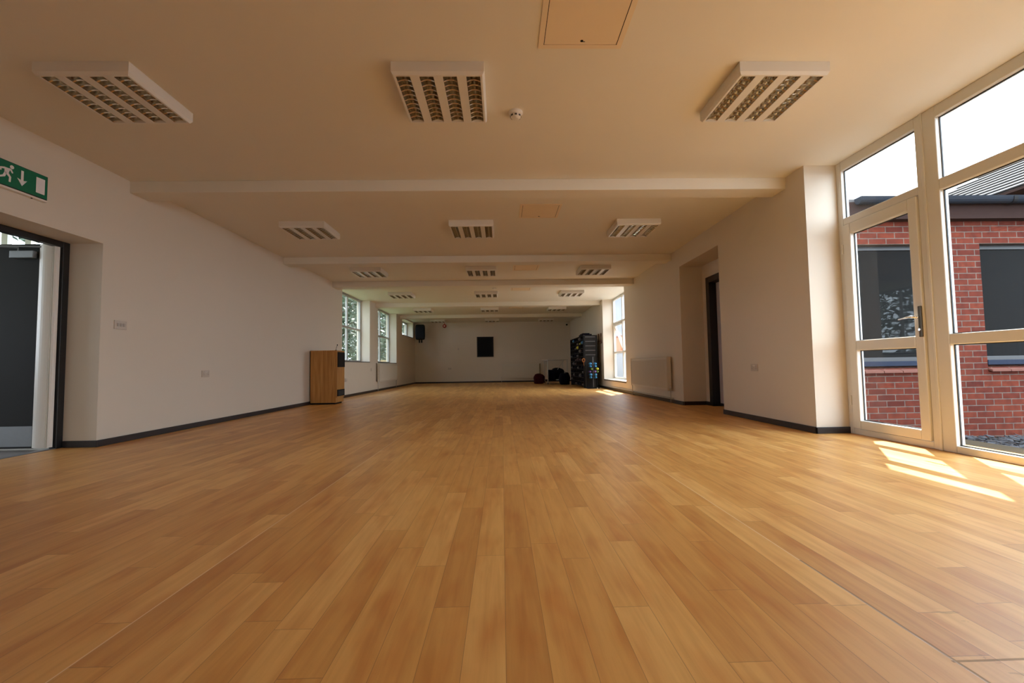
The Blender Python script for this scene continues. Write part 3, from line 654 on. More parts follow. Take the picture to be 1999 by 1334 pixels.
# ---------------------------------------------------------------- radiators
def radiator(label, wall, u0, u1, z0, z1, valve_hi=True):
    if wall == 'L': P = lambda d, a, z: (XL+0.002+d, a, z)
    elif wall == 'R': P = lambda d, a, z: (XR-0.002-d, a, z)
    else: P = lambda d, a, z: (a, FAR-0.002-d, z)
    r = thing('radiator', label, 'radiator', P(0.05, (u0+u1)/2, z0))
    def bx(m_, d0, d1, a0, a1, b0, b1):
        p, q = P(d0, a0, b0), P(d1, a1, b1); return m_.box(p[0], q[0], p[1], q[1], p[2], q[2])
    # front panel with shallow vertical flutes
    prof = []; n_ = int((u1-u0)/0.034)
    m_ = MB(); bx(m_, 0.030, 0.090, u0, u1, z0, z1)
    for k in range(n_):
        a = u0+0.02+k*(u1-u0-0.04)/n_; bx(m_, 0.090, 0.096, a+0.005, a+0.026, z0+0.035, z1-0.045)
    build('panel', m_, M['radiator'], parent=r, root=r, bevel=0.002)
    m_ = MB(); bx(m_, 0.026, 0.100, u0-0.004, u0+0.002, z0, z1+0.006); bx(m_, 0.026, 0.100, u1-0.002, u1+0.004, z0, z1+0.006)
    build('side_cover', m_, M['radiator'], parent=r, root=r)
    m_ = MB(); 
    for k in range(30): 
        a = u0+0.01+k*(u1-u0-0.02)/30; bx(m_, 0.030, 0.096, a, a+(u1-u0)/60, z1, z1+0.005)
    build('top_grille', m_, M['radiator'], parent=r, root=r)
    m_ = MB(); bx(m_, 0, 0.03, u0+0.2, u0+0.24, z0+0.06, z1-0.06); bx(m_, 0, 0.03, u1-0.24, u1-0.20, z0+0.06, z1-0.06)
    build('bracket', m_, M['radiator'], parent=r, root=r)
    for s_, u in ((-1, u0), (1, u1)):
        uu = u+s_*0.045
        build('valve', MB().tube([P(0.06, u, z0+0.035), P(0.06, uu, z0+0.035), P(0.06, uu, z0-0.01)], 0.011, 8).lathe(P(0.06, uu, z0+0.035), [(0.017, 0), (0.017, 0.045), (0.012, 0.055)], 'z', 12), M['chrome' if s_ > 0 else 'white_plastic'], parent=r, root=r, smooth=True)
        build('pipe', MB().tube([P(0.06, uu, z0), P(0.06, uu, 0.0)], 0.0075, 8), M['grey_plastic'], parent=r, root=r, smooth=True)
    return r
radiator('long white radiator on the right wall before the far window', 'R', 8.09, 10.36, 0.225, 0.825)
radiator('white radiator on the left wall below the second tall window', 'L', 13.92, 16.22, 0.275, 0.835)
radiator('wide white radiator on the far wall right of the black board', 'F', 0.02, 1.62, 0.175, 0.80)
# heating pipe run above the skirting on the right wall
o = build('heating_pipe', MB().tube([(XR-0.03, 8.02, 0.085), (XR-0.03, 13.5, 0.085)], 0.009, 8), M['pale_tube'], smooth=True)
recenter(o); tag(o, 'thin pale heating pipe running along the skirting of the right wall', 'pipe')
o = build('heating_pipe', MB().tube([(XL+0.02, 13.83, 0.30), (XL+0.02, 13.83, 0.86)], 0.008, 8), M['brown'], smooth=True)
recenter(o); tag(o, 'thin brown vertical pipe below the second tall left window', 'pipe')

# ---------------------------------------------------------------- wooden media cabinet
cx0, cx1, cy0, cy1, cz = XL+0.03, -3.275, 9.08, 9.52, 1.068
r = thing('media_cabinet', 'wooden media cabinet with black equipment panels against the left wall', 'cabinet', ((cx0+cx1)/2, (cy0+cy1)/2, 0))
build('body', MB().box(cx0, cx1-0.02, cy0, cy1, 0.03, cz-0.022), M['oak'], parent=r, root=r, bevel=0.003)
build('plinth', MB().box(cx0+0.02, cx1-0.05, cy0+0.02, cy1-0.02, 0, 0.03), M['black'], parent=r, root=r)
build('top', MB().box(cx0-0.005, cx1, cy0-0.01, cy1+0.005, cz-0.022, cz), M['oak'], parent=r, root=r, bevel=0.003)
dr = build('door', MB().box(cx1-0.02, cx1-0.001, cy0+0.004, cy1-0.004, 0.13, cz-0.024), M['oak'], parent=r, root=r, bevel=0.002)
build('equipment_panel', MB().box(cx1-0.001, cx1+0.012, cy0+0.03, cy1-0.02, 0.735, 1.035), M['black'], parent=r, root=r, bevel=0.003)
vp = build('vent_panel', MB().box(cx1-0.001, cx1+0.010, cy0+0.02, cy1-0.02, 0.155, 0.285), M['black'], parent=r, root=r, bevel=0.003)
m_ = MB()
for k in range(6): m_.box(cx1+0.010, cx1+0.014, cy0+0.05, cy1-0.05, 0.175+k*0.017, 0.181+k*0.017)
build('vent_slats', m_, M['rack_grey'], parent=vp, root=r)
r = thing('microphone', 'thin black gooseneck microphone on top of the wooden cabinet', 'microphone', (-3.34, 9.20, cz))
build('base', MB().lathe((-3.34, 9.20, cz), [(0.022, 0), (0.022, 0.008), (0.010, 0.012)], 'z', 14), M['black'], parent=r, root=r)
build('gooseneck', MB().tube([(-3.34, 9.20, cz+0.01), (-3.338, 9.20, cz+0.04), (-3.325, 9.20, cz+0.075), (-3.315, 9.20, cz+0.10)], 0.005, 8), M['black'], parent=r, root=r, smooth=True)
build('head', MB().lathe((-3.313, 9.20, cz+0.10), [(0.005, 0), (0.010, 0.006), (0.010, 0.02), (0.004, 0.028)], 'z', 12), M['black'], parent=r, root=r, smooth=True)

# ---------------------------------------------------------------- far wall things
r = thing('wall_speaker', 'black loudspeaker mounted high in the far left corner', 'speaker', (-3.50, 19.75, 1.75))
pr = []
sx_, sy_, sz_ = -3.50, 19.62, 1.90
sec = [(-0.10, 0.15), (0.10, 0.15), (0.20, -0.02), (0.20, -0.15), (-0.20, -0.15), (-0.20, -0.02)]
cab = MB(); k = len(sec); levels = [(0.80, sz_), (0.95, sz_+0.04), (1.0, sz_+0.16), (1.0, sz_+0.48), (0.95, sz_+0.60), (0.78, sz_+0.65)]
for sc_, z in levels:
    for a, b in sec: cab.v.append((sx_+a*sc_, sy_+b*sc_, z))
for i in range(len(levels)-1):
    for q in range(k): cab.f.append((i*k+q, i*k+(q+1) % k, (i+1)*k+(q+1) % k, (i+1)*k+q))
cab.f.append(tuple(range(k))[::-1]); cab.f.append(tuple((len(levels)-1)*k+q for q in range(k)))
build('cabinet', cab, M['black'], parent=r, root=r, bevel=0.015)
build('grille', MB().box(sx_-0.165, sx_+0.165, sy_-0.158, sy_-0.151, sz_+0.09, sz_+0.56), M['board'], parent=r, root=r, bevel=0.01)
build('wall_bracket', MB().box(sx_-0.03, sx_+0.03, sy_+0.13, FAR, sz_+0.28, sz_+0.36).box(sx_-0.08, sx_+0.08, FAR-0.012, FAR, sz_+0.16, sz_+0.46), M['black'], parent=r, root=r)
build('cable_plug', MB().box(sx_-0.075, sx_-0.025, sy_-0.04, sy_+0.02, sz_-0.13, sz_+0.02), M['black'], parent=r, root=r, bevel=0.006)
build('cable_plug', MB().box(sx_+0.025, sx_+0.075, sy_-0.04, sy_+0.02, sz_-0.13, sz_+0.02), M['black'], parent=r, root=r, bevel=0.006)

r = thing('alarm_sounder', 'round red fire alarm sounder high on the far wall', 'fire alarm', (-2.515, FAR-0.04, 2.42))
build('base', MB().lathe((-2.515, FAR, 2.515), [(0.085, 0), (0.085, -0.03)], 'y', 24), M['red'], parent=r, root=r)
build('horn', MB().lathe((-2.515, FAR, 2.515), [(0.078, -0.03), (0.070, -0.07), (0.045, -0.085), (0.030, -0.075)], 'y', 24), M['red'], parent=r, root=r, smooth=True)
build('centre_cap', MB().lathe((-2.515, FAR, 2.515), [(0.036, -0.084), (0.030, -0.092)], 'y', 16), M['white_plastic'], parent=r, root=r)
build('conduit', MB().box(-2.525, -2.505, FAR-0.012, FAR, 2.59, H), M['red'], parent=r, root=r)

r = thing('notice_board', 'black square board in the middle of the far wall', 'notice board', (-0.725, FAR, 1.125))
build('frame', MB().box(-1.095, -1.06, FAR-0.035, FAR, 1.125, 2.02).box(-0.395, -0.36, FAR-0.035, FAR, 1.125, 2.02).box(-1.06, -0.395, FAR-0.035, FAR, 1.125, 1.16).box(-1.06, -0.395, FAR-0.035, FAR, 1.985, 2.02), M['dark_frame'], parent=r, root=r, bevel=0.003)
build('panel', MB().box(-1.06, -0.395, FAR-0.022, FAR, 1.16, 1.985), M['board'], parent=r, root=r)

r = thing('motion_sensor', 'small dark sensor high on the far wall near the right corner', 'sensor', (2.90, FAR-0.03, 2.47))
build('base', MB().box(2.86, 2.94, FAR-0.03, FAR, 2.50, 2.59), M['white_plastic'], parent=r, root=r, bevel=0.004)
build('dome', MB().lathe((2.90, FAR-0.05, 2.47), [(0.012, 0), (0.035, 0.012), (0.042, 0.04), (0.035, 0.07)], 'z', 18), M['black'], parent=r, root=r, smooth=True)

# straps hung on the right wall beyond the window
for y, lb in ((14.07, 'dark brown hanging strap on the right wall, the one nearer the storage rack'), (13.75, 'dark brown hanging strap on the right wall, the one nearer the window')):
    r = thing('hanging_strap', lb, 'strap', (XR, y, 1.37), 'pair of straps hung on the right wall')
    build('hook', MB().tube([(XR, y, 1.655), (XR-0.035, y, 1.655), (XR-0.04, y, 1.675)], 0.006, 8), M['bronze'], parent=r, root=r)
    pts = [(XR-0.03, y-0.012, 1.665), (XR-0.028, y-0.032, 1.60), (XR-0.028, y+0.012, 1.52), (XR-0.028, y-0.030, 1.46), (XR-0.03, y-0.02, 1.40)]
    build('strap_loop', MB().tube(pts, 0.012, 8).tube([(p[0], 2*y-p[1], p[2]) for p in pts], 0.012, 8), M['brown'], parent=r, root=r, smooth=True)
    build('handle', MB().tube([(XR-0.03, y-0.045, 1.385), (XR-0.03, y+0.045, 1.385)], 0.022, 10), M['brown'], parent=r, root=r, smooth=True)

# ---------------------------------------------------------------- black storage rack
rx0, rx1, ry0, ry1, rz = 2.49, 2.93, 13.83, 16.38, 1.62
r = thing('storage_rack', 'tall black storage rack of small compartments by the right wall', 'storage rack', ((rx0+rx1)/2, (ry0+ry1)/2, 0))
NR, NC = 12, 6
build('back_panel', MB().box(rx1-0.015, rx1, ry0, ry1, 0.04, rz), M['rack_dark'], parent=r, root=r)
for y in (ry0, ry1-0.025): build('end_panel', MB().box(rx0, rx1-0.016, y, y+0.025, 0, rz), M['rack_dark'], parent=r, root=r, bevel=0.002)
for k in range(NR+1):
    z = 0.05 + k*(rz-0.07)/NR; build('shelf', MB().box(rx0+0.004, rx1-0.016, ry0+0.026, ry1-0.026, z, z+0.018), M['rack_dark'], parent=r, root=r)
for k in range(1, NC):
    y = ry0 + k*(ry1-ry0)/NC; build('divider', MB().box(rx0+0.002, rx1-0.016, y-0.009, y+0.009, 0.05, rz), M['rack_dark'], parent=r, root=r)
for k in range(5):
    z = rz-0.055-k*0.138; build('end_rail', MB().box(rx0+0.075, rx1-0.06, ry0-0.014, ry0-0.001, z-0.012, z+0.012), M['rack_grey'], parent=r, root=r)
for x in (rx0+0.01, rx1-0.05): build('post', MB().box(x, x+0.035, ry0-0.022, ry0-0.001, 0.0, rz-0.02), M['black'], parent=r, root=r)
cc = ['maroon', 'rack_dark', 'blue', 'rack_grey', 'yellow', 'black_fabric']
nbox = 0
for k in range(NR):
    for c in range(NC):
        z = 0.05 + k*(rz-0.07)/NR + 0.0185; ya = ry0 + c*(ry1-ry0)/NC + 0.05; yb = ya + (ry1-ry0)/NC - 0.12
        q = (k*7+c*3) % 11
        if q in (2, 5, 8): continue
        mt = 'maroon' if k in (5, 6) and c < 4 else ('black_fabric' if (k+c) % 3 else 'rack_grey')
        if (k, c) in ((11, 4), (10, 0)): mt = 'blue'
        if (k, c) in ((10, 1), (9, 2)): mt = 'yellow'
        h_ = 0.055+0.02*((k*5+c) % 3)
        m_ = MB().tube([(rx0+0.03+0.01*(q % 3), ya, z+h_/2+0.001), (rx0+0.03+0.01*(q % 3), yb, z+h_/2+0.001)], h_/2, 10)
        o = build('rolled_mat', m_, M[mt], smooth=True); recenter(o)
        colour = {'maroon': 'dark red', 'black_fabric': 'black', 'rack_grey': 'grey', 'blue': 'blue', 'yellow': 'yellow'}[mt]
        tag(o, 'small %s bundle lying in a compartment of the black rack' % colour, 'bundle', '%s bundles in the storage rack' % colour); nbox += 1
o = build('folded_mat', MB().box(2.50, 2.80, 13.95, 14.6, rz+0.001, rz+0.045).box(2.52, 2.74, 14.0, 14.5, rz+0.045, rz+0.075), M['black_fabric'], bevel=0.012)
recenter(o); tag(o, 'folded black mat lying on top of the storage rack', 'mat')
r = thing('orange_cord', 'coiled orange cord hanging on the corner of the black rack', 'cord', (2.475, ry0-0.03, 0.72))
m_ = MB()
for q in range(3):
    m_.tube([(2.485+0.035*math.cos(a*0.5236)+0.004*q, ry0-0.05-0.008*q, 0.85+0.055*math.sin(a*0.5236)) for a in range(13)], 0.009, 6)
build('coil', m_, M['orange'], parent=r, root=r, smooth=True)
build('tail', MB().tube([(2.50, ry0-0.05, 0.80), (2.495, ry0-0.045, 0.74), (2.505, ry0-0.05, 0.68)], 0.008, 6), M['orange'], parent=r, root=r, smooth=True)

# dumbbell stand and its dumbbells
r = thing('dumbbell_stand', 'black upright dumbbell stand in front of the storage rack', 'dumbbell stand', (2.72, 13.52, 0))
build('base', MB().box(2.52, 2.90, 13.40, 13.44, 0, 0.035).box(2.52, 2.90, 13.62, 13.66, 0, 0.035).box(2.68, 2.76, 13.44, 13.62, 0.0, 0.03), M['black'], parent=r, root=r, bevel=0.004)
build('post', MB().box(2.725, 2.755, 13.585, 13.615, 0.03, 0.95), M['rack_grey'], parent=r, root=r, bevel=0.003)
for z in (0.30, 0.375, 0.475, 0.555, 0.635, 0.71):
    build('cradle', MB().box(2.62, 2.84, 13.545, 13.584, z-0.012, z-0.004).box(2.62, 2.84, 13.616, 13.65, z-0.012, z-0.004), M['black'], parent=r, root=r)
build('side_plate', MB().box(2.50, 2.518, 13.42, 13.64, 0.036, 0.70), M['black'], parent=r, root=r)
build('foot_cap', MB().box(2.80, 2.83, 13.385, 13.40, 0, 0.03).box(2.89, 2.905, 13.40, 13.44, 0, 0.03), M['white_plastic'], parent=r, root=r)
def make_dumbbell(rad, mt, label, group, loc):
    r_ = thing('dumbbell', label, 'dumbbell', loc, group)
    x, y, z = loc
    for s_ in (-1, 1):
        build('weight', MB().lathe((x, y+s_*0.06, z+rad), [(rad*0.6, -0.03), (rad, -0.018), (rad, 0.018), (rad*0.6, 0.03)], 'y', 8), M[mt], parent=r_, root=r_, bevel=0.003)
    build('handle', MB().tube([(x, y-0.034, z+rad), (x, y+0.034, z+rad)], 0.013, 10), M['pale_tube'], parent=r_, root=r_, smooth=True)
    return r_
DY = 13.6
place = [(2.655, 0.706, .034, 'blue', 'blue dumbbell at top left of the dumbbell stand'), (2.655, 0.631, .032, 'blue', 'blue dumbbell second from top on the left of the stand'),
         (2.805, 0.706, .034, 'blue', 'blue dumbbell at top right of the dumbbell stand'), (2.805, 0.631, .032, 'blue', 'blue dumbbell second from top on the right of the stand'),
         (2.685, 0.551, .030, 'lime', 'yellow-green dumbbell on the left of the stand below the blue ones'), (2.865, 0.551, .034, 'yellow', 'bright yellow dumbbell on the right side of the stand'),
         (2.640, 0.471, .028, 'purple', 'purple dumbbell at left in the middle of the stand'), (2.795, 0.471, .032, 'purple', 'purple dumbbell at right in the middle of the stand'),
         (2.865, 0.471, .028, 'lime', 'dark green dumbbell at the far right edge of the stand'),
         (2.660, 0.371, .040, 'blue', 'large blue dumbbell at lower left of the stand'), (2.660, 0.297, .032, 'blue', 'lowest blue dumbbell on the left of the stand'),
         (2.805, 0.371, .038, 'blue', 'large blue dumbbell at lower right of the stand'), (2.805, 0.297, .032, 'blue', 'lowest blue dumbbell on the right of the stand')]
for x, z, rad, mt, lb in place: make_dumbbell(rad, mt, lb, 'dumbbells on the stand', (x, DY, z))

# ---------------------------------------------------------------- pale trolley frame with bags
r = thing('tube_trolley', 'pale tubular trolley frame left of the black storage rack', 'trolley', (2.07, 17.5, 0))
tx0, tx1, ty0, ty1, tz = 1.71, 2.44, 16.95, 18.2, 0.915
for x in (tx0, tx1):
    for y in (ty0, ty1): build('post', MB().tube([(x, y, 0.07), (x, y, tz)], 0.018, 10), M['pale_tube'], parent=r, root=r, smooth=True)
build('top_rail', MB().tube([(tx0-0.22, ty0, tz), (tx1+0.03, ty0, tz)], 0.012, 8), M['grey_plastic'], parent=r, root=r, smooth=True)
build('top_rail', MB().tube([(tx0-0.02, ty1, tz), (tx1+0.03, ty1, tz)], 0.012, 8), M['grey_plastic'], parent=r, root=r, smooth=True)
build('side_rail', MB().tube([(tx0, ty0, tz-0.03), (tx0, ty1, tz-0.03)], 0.012, 8), M['grey_plastic'], parent=r, root=r, smooth=True)
build('brace', MB().tube([(2.33, ty0+0.02, tz-0.01), (2.08, ty0+0.02, 0.55)], 0.010, 8), M['grey_plastic'], parent=r, root=r, smooth=True)
build('deck', MB().box(tx0, tx1, ty0+0.02, ty1-0.02, 0.13, 0.16), M['board'], parent=r, root=r)
build('deck_edge', MB().box(2.02, 2.25, ty0, ty0+0.019, 0.155, 0.185), M['pale_tube'], parent=r, root=r)
for x in (tx0, tx1):
    for y in (ty0, ty1): build('castor', MB().lathe((x-0.015, y, 0.035), [(0.035, 0), (0.035, 0.03)], 'x', 14).box(x-0.012, x+0.012, y-0.012, y+0.012, 0.04, 0.08), M['rack_grey'], parent=r, root=r)
def bag(name, label, cat, c, s, mt, seed, spikes=(), group=None):
    rnd = random.Random(seed); bm = bmesh.new(); bmesh.ops.create_icosphere(bm, subdivisions=4, radius=1)
    ph = [rnd.uniform(0, 6.28) for _ in range(9)]
    for v in bm.verts:
        p = v.co; d = 1 + 0.10*math.sin(3*p.x+ph[0])*math.sin(4*p.y+ph[1]) + 0.07*math.sin(7*p.z+ph[2]+3*p.x) + 0.04*math.sin(13*p.x+ph[3])*math.sin(11*p.z+ph[4])
        for (sx, sy, sz, amp, sh) in spikes:
            d += amp*max(0, p.normalized().dot(Vector((sx, sy, sz)).normalized()))**sh
        q = p*d; q.x = math.copysign(abs(q.x)**0.55, q.x); q.y = math.copysign(abs(q.y)**0.7, q.y); q.z = math.copysign(abs(q.z)**0.75, q.z)
        v.co = (q.x*s[0], q.y*s[1], max(q.z, -0.85)*s[2]+0.85*s[2])
    me = D.meshes.new(name); bm.to_mesh(me); bm.free()
    for p in me.polygons: p.use_smooth = True
    rt_ = thing(name, label, cat, c, group); b_ = D.objects.new('bag_body', me); COL.objects.link(b_); b_.parent = rt_; me.materials.append(M[mt])
    top = s[2]*1.7
    hnd = MB().tube([(c[0]-s[0]*0.45, c[1], c[2]+top), (c[0]-s[0]*0.3, c[1]-0.03, c[2]+top+0.05), (c[0]+s[0]*0.25, c[1]-0.03, c[2]+top+0.05), (c[0]+s[0]*0.42, c[1], c[2]+top-0.01)], 0.010, 8)
    build('carry_handle', hnd, M['black_fabric'], parent=rt_, root=rt_, smooth=True)
    build('zip', MB().tube([(c[0]-s[0]*0.6, c[1]-s[1]*0.15, c[2]+top*0.93), (c[0], c[1]-s[1]*0.2, c[2]+top*1.02), (c[0]+s[0]*0.6, c[1]-s[1]*0.15, c[2]+top*0.93)], 0.006, 6), M['rack_grey'], parent=rt_, root=rt_)
    return rt_
bag('sports_bag', 'dark red sports bag on the floor beside the pale trolley', 'bag', (1.46, 17.85, 0.002), (0.21, 0.26, 0.20), 'red_fabric', 3, [(-0.5, 0, 1, 0.12, 6)])
bag('sports_bag', 'black bag with a peaked top at the left of the trolley deck', 'bag', (1.865, 17.22, 0.161), (0.145, 0.20, 0.19), 'black_fabric', 5, [(-0.5, 0, 1, 0.42, 8)])
bag('sports_bag', 'large black bag slumped in the middle of the trolley deck', 'bag', (2.15, 17.66, 0.161), (0.27, 0.22, 0.22), 'black_fabric', 8, [(-0.1, 0, 1, 0.22, 5)])
bag('sports_bag', 'low black bag on the floor between trolley and storage rack', 'bag', (2.285, 16.66, 0.002), (0.20, 0.22, 0.235), 'black_fabric', 12, [(0.6, 0, 1, 0.1, 5)])
r = thing('wooden_pole', 'thin beige pole leaning on the far wall behind the red bag', 'pole', (1.66, FAR-0.06, 0))
build('shaft', MB().tube([(1.66, FAR-0.16, 0.012), (1.675, FAR-0.03, 0.80)], 0.016, 10), M['beige'], parent=r, root=r, smooth=True)
build('rubber_tip', MB().tube([(1.66, FAR-0.163, 0.0), (1.661, FAR-0.158, 0.03)], 0.020, 10), M['black'], parent=r, root=r, smooth=True)

# ---------------------------------------------------------------- outside, right: courtyard and brick building
wall_obj('ground', MB().box(3.46, 40, -14, 45, -0.6, -0.262), M['earth'])
wall_obj('ground_left', MB().box(-60, -9.62, -20, 60, -0.6, -0.262).box(-9.62, XLo-0.01, 7.05, 60, -0.6, -0.262), M['grass'])
wall_obj('path_paving', MB().box(3.81, 4.75, -1.5, 5.2, -0.262, -0.12), M['paving'])
ch = MB(); rnd = random.Random(4)
for k in range(2600):
    x, y = rnd.uniform(4.78, 9.0), rnd.uniform(3.0, 5.46); s = rnd.uniform(0.018, 0.045); a = rnd.uniform(0, 3.14); t1, t2 = rnd.uniform(-.35, .35), rnd.uniform(-.35, .35)
    base = len(ch.v); th = rnd.uniform(0.004, 0.012); z = -0.262 + rnd.uniform(0.004, 0.03)
    for dz in (0, th):
        for (u, v) in ((-1, -0.7), (0.9, -0.6), (1, 0.5), (-0.4, 0.8)):
            px, py = (u*math.cos(a)-v*math.sin(a))*s, (u*math.sin(a)+v*math.cos(a))*s
            ch.v.append((x+px, y+py, z+dz+px*t1+py*t2))
    b = base; ch.f += [(b+3, b+2, b+1, b), (b+4, b+5, b+6, b+7), (b, b+1, b+5, b+4), (b+1, b+2, b+6, b+5), (b+2, b+3, b+7, b+6), (b+3, b, b+4, b+7)]
o = build('slate_chippings', ch, M['slate']); tag(o, 'grey slate chippings covering the courtyard ground outside the window', 'gravel', kind='stuff')

BY = 5.50
bd = thing('brick_building', 'low red brick building with dark windows and gutter across the courtyard', 'building', (7.5, BY, -0.26))
wins = [(4.20, 5.62), (6.03, 7.45), (8.2, 9.6)]
wz0, wz1 = 0.60, 2.155
gw = grid_wall('y', BY, BY+0.30, (3.60, 11.5), (-0.26, 2.60), [(a, b, wz0, wz1) for a, b in wins])
build('front_wall', gw, M['brick_x'], parent=bd, root=bd)
build('end_wall', MB().box(11.2, 11.5, BY+0.30, 8.4, -0.26, 2.6).box(3.60, 3.75, BY+0.30, 8.4, -0.26, 2.6), M['brick_y'], parent=bd, root=bd)
build('rear_wall', MB().box(3.60, 11.5, 8.4, 8.7, -0.26, 2.6), M['brick_x'], parent=bd, root=bd)
build('roof', MB().prism([(3.50, BY-0.10, 2.66), (3.50, BY-0.10, 2.70), (3.50, 7.1, 3.02), (3.50, 8.85, 2.70), (3.50, 8.85, 2.60)], (8.1, 0, 0)), M['tile'], parent=bd, root=bd)
build('soffit', MB().box(3.50, 11.6, BY-0.12, BY, 2.44, 2.655), M['fascia'], parent=bd, root=bd)
gt = MB(); nseg = 8
sec = [(BY-0.125-0.055+0.055*math.cos(math.pi+math.pi*k/nseg), 2.665+0.062*math.sin(math.pi+math.pi*k/nseg)) for k in range(nseg+1)]
gt.prism([(4.36, y, z) for y, z in sec] + [(4.36, sec[-1][0], 2.69), (4.36, sec[0][0], 2.69)], (7.3, 0, 0))
gtt = build('gutter', gt, M['gutter'], parent=bd, root=bd)
m_ = MB()
for x in (6.25, 7.9, 9.5): m_.prism([(x, y-0.006 if k < 4 else y+0.0, z-0.008) for k, (y, z) in enumerate(sec)] + [(x, sec[-1][0], 2.68), (x, sec[0][0]-0.006, 2.68)], (0.05, 0, 0))
build('gutter_bracket', m_, M['black'], parent=gtt, root=bd)
for a, b in wins:
    fr = MB().box(a, a+0.05, BY+0.10, BY+0.16, wz0+0.09, wz1).box(b-0.05, b, BY+0.10, BY+0.16, wz0+0.09, wz1).box(a+0.05, b-0.05, BY+0.10, BY+0.16, wz1-0.05, wz1).box(a+0.05, b-0.05, BY+0.10, BY+0.16, wz0+0.09, wz0+0.14)
    wf = build('window_frame', fr, M['dark_frame'], parent=bd, root=bd)
    build('pane', MB().box(a+0.05, b-0.05, BY+0.12, BY+0.13, wz0+0.14, wz1-0.05), M['far_glass'], parent=wf, root=bd)
    build('blue_sill', MB().box(a, b, BY-0.01, BY+0.17, wz0+0.03, wz0+0.09), M['blue_frame'], parent=bd, root=bd, bevel=0.004)
    cl = MB(); nn = int((b-a)/0.215)
    for k in range(nn):
        xa = a + k*(b-a)/nn; xb = a + (k+1)*(b-a)/nn - 0.008
        cl.prism([(xa, BY+0.10, wz0+0.028), (xa, BY-0.055, wz0-0.030), (xa, BY-0.055, wz0-0.052), (xa, BY+0.10, wz0-0.002)], (xb-xa, 0, 0))
    build('clay_sill', cl, M['clay'], parent=bd, root=bd)

# taller wing behind with a hipped, ribbed roof
wg = thing('roof_wing', 'taller wing with a grey ribbed tiled roof behind the low brick building', 'building', (9.5, 8.0, -0.26))
build('side_wall', MB().box(8.45, 8.75, 3.0, 10.6, 2.75, 3.40), M['brick_y'], parent=wg, root=wg)
build('soffit', MB().box(8.10, 8.75, 3.0, 11.0, 3.33, 3.37), M['fascia'], parent=wg, root=wg)
rf = MB(); stp = 0.125
yend = lambda a: 8.80-(a-0.93)*2.3
a = 0.0; ridge = 3.4
while a < ridge:
    a1 = a+stp; z0, z1 = 3.37+0.7*a, 3.37+0.7*a1; e0, e1 = yend(a), yend(a1); xl = 8.1+a-0.045
    rf.poly([(xl, 1.5, z0+0.030), (xl, e0, z0+0.030), (8.1+a1, e1, z1+0.020), (8.1+a1, 1.5, z1+0.020)])
    rf.poly([(xl, 1.5, z0+0.030), (xl, 1.5, z0+0.018), (xl, e0, z0+0.018), (xl, e0, z0+0.030)])
    rf.poly([(xl, 1.5, z0+0.018), (xl+0.06, 1.5, z0+0.024), (xl+0.06, e0, z0+0.024), (xl, e0, z0+0.018)])
    a = a1
rf.poly([(8.1, 1.5, 3.37), (8.1, yend(0), 3.37), (8.1+ridge, yend(ridge), 3.37+0.7*ridge), (8.1+ridge, 1.5, 3.37+0.7*ridge)])
rf.poly([(8.1, yend(0), 3.37), (14.9, yend(0), 3.37), (8.1+ridge, yend(ridge), 3.37+0.7*ridge)])
build('roof', rf, M['tile'], parent=wg, root=wg, smooth='raw')

# far right window: brick pier, plus house and wall added for pane reflections
gp = thing('brick_pier', 'orange-red brick pier seen past the open sash of the far right window', 'pier', (6.35, 23.6, -0.26))
build('shaft', MB().box(6.15, 6.75, 23.3, 24.2, -0.26, 2.15), M['brick_warm'], parent=gp, root=gp)
build('coping', MB().box(6.10, 6.80, 23.25, 24.25, 2.15, 2.22), M['clay'], parent=gp, root=gp, bevel=0.006)
lw = thing('pane_tone_wall', 'made-up low wall giving the lower far right panes their pale tone', 'wall', (6.0, 19, -0.26))  # wall added so the lower panes look pale
build('wall_body', MB().box(5.85, 6.05, 13.0, 26.0, -0.26, 1.27), M['render'], parent=lw, root=lw)
build('coping', MB().box(5.81, 6.09, 13.0, 26.0, 1.27, 1.31), M['render'], parent=lw, root=lw, bevel=0.006)
hs = thing('pane_tone_house', 'made-up grey house standing in for reflections in the far right window', 'building', (9.0, 30, -0.26))  # house made up; its grey imitates reflection in the panes
build('wall_body', MB().box(9.0, 14.0, 24.0, 52.0, -0.26, 6.6), M['render'], parent=hs, root=hs)
build('roof', MB().prism([(8.8, 23.8, 6.6), (8.8, 52.2, 6.6), (11.5, 52.2, 8.4), (11.5, 23.8, 8.4)], (0, 0, 0.12)), M['tile'], parent=hs, root=hs)
wall_obj('patio_paving', MB().box(3.46, 6.29, 10.2, 18, -0.262, -0.2), mat('pale_paving', (0.30, 0.29, 0.27, 1), 0.8, noise=0.08, nscale=5))

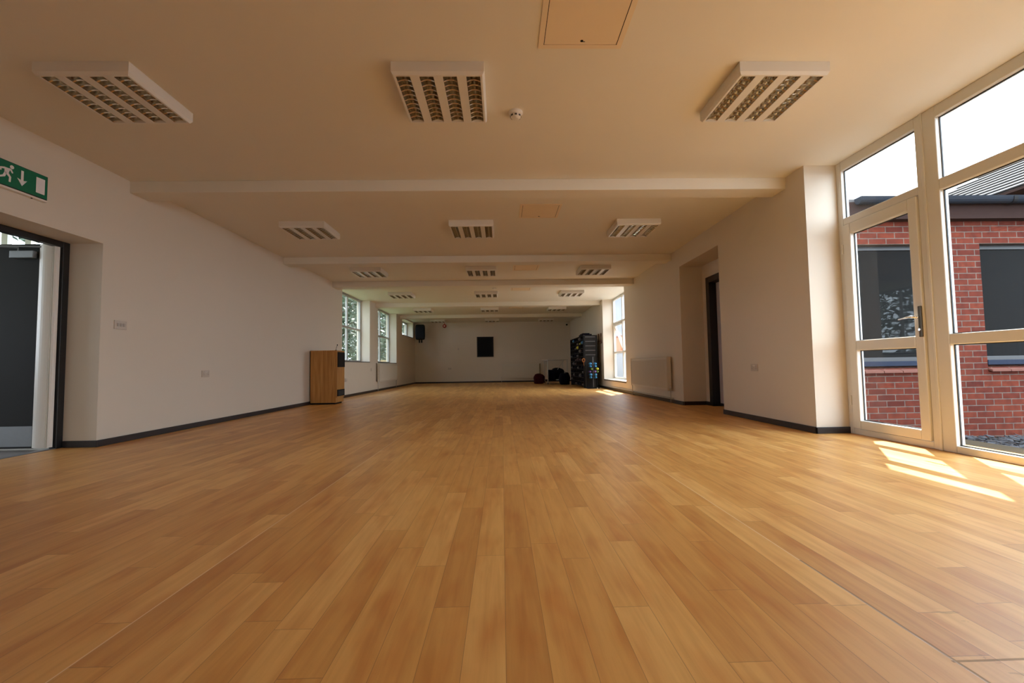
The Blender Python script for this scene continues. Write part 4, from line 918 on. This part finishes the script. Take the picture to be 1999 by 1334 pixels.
# ---------------------------------------------------------------- outside, left: trees, shrubs and fence
def foliage(name, c, s, n_, seed, size):
    rnd = random.Random(seed); m_ = MB()
    for k in range(n_):
        while True:
            p = Vector((rnd.uniform(-1, 1), rnd.uniform(-1, 1), rnd.uniform(-1, 1)))
            if 0.25 < p.length < 1: break
        p = Vector((p.x*s[0]+c[0], p.y*s[1]+c[1], p.z*s[2]+c[2])); l = size*rnd.uniform(0.6, 1.3)
        u = Vector((rnd.uniform(-1, 1), rnd.uniform(-1, 1), rnd.uniform(-.6, .6))).normalized(); v = u.cross(Vector((rnd.uniform(-1, 1), rnd.uniform(-1, 1), 1))).normalized()
        m_.poly([p-u*l, p+v*l*0.45, p+u*l, p-v*l*0.45])
    return m_
def tree(name, label, cat, x, y, trunk_h, cz_, s, n_, seed, size=0.10):
    r_ = thing(name, label, cat, (x, y, -0.262))
    if trunk_h:
        t_ = MB().tube([(x, y, -0.27), (x+0.05, y, trunk_h*0.5), (x-0.05, y+0.1, trunk_h)], [0.13, 0.10, 0.06], 10)
        rnd = random.Random(seed)
        for k in range(7):
            a = rnd.uniform(0, 6.28); z = trunk_h*rnd.uniform(0.45, 0.95); t_.tube([(x, y, z), (x+math.cos(a)*s[0]*0.35, y+math.sin(a)*s[1]*0.35, z+0.5), (x+math.cos(a)*s[0]*0.7, y+math.sin(a)*s[1]*0.7, z+1.0)], [0.04, 0.03, 0.012], 6)
        build('trunk', t_, M['bark'], parent=r_, root=r_, smooth=True)
    build('foliage', foliage('f', (x, y, cz_), s, n_, seed, size), M['leaf'], parent=r_, root=r_, smooth='raw')
tree('garden_tree', 'leafy green tree outside the nearest tall left window', 'tree', -7.2, 13.6, 2.6, 3.3, (1.5, 3.0, 3.4), 6500, 21, 0.12)  # near trees placed close with tall crowns to dim the left windows
tree('garden_tree', 'broad dark tree outside the second tall left window', 'tree', -7.6, 20.2, 3.0, 3.4, (1.9, 3.2, 3.5), 6500, 22, 0.13)
tree('garden_tree', 'distant tree seen through the second tall left window', 'tree', -8.4, 28.0, 3.4, 4.0, (2.4, 4.0, 4.2), 7000, 23, 0.17)
tree('garden_tree', 'furthest tree, behind the others outside the left windows', 'tree', -9.4, 38.0, 3.4, 4.4, (3.4, 4.6, 4.6), 6500, 24, 0.21)
tree('garden_tree', 'tree added at the near end of the row to dim the left windows', 'tree', -7.4, 8.6, 2.6, 3.4, (1.3, 1.3, 3.2), 2600, 26, 0.12)  # extra tree, added to cut daylight at the left windows
fn = thing('garden_fence', 'pale wooden slatted fence outside the nearest tall left window', 'fence', (-5.6, 24.03, -0.262))
m_ = MB()
for k in range(44):
    x = -6.9+k*0.06; m_.box(x, x+0.05, 24.0, 24.02, -0.262, 1.12)
build('fence_panel', m_, M['fence'], parent=fn, root=fn)
build('rail', MB().box(-6.9, -4.3, 24.021, 24.06, 0.05, 0.12), M['fence'], parent=fn, root=fn)
build('rail', MB().box(-6.9, -4.3, 24.021, 24.06, 0.85, 0.92), M['fence'], parent=fn, root=fn)
for x in (-6.85, -5.6, -4.35): build('fence_post', MB().box(x-0.05, x+0.05, 24.061, 24.16, -0.262, 1.18), M['fence'], parent=fn, root=fn)
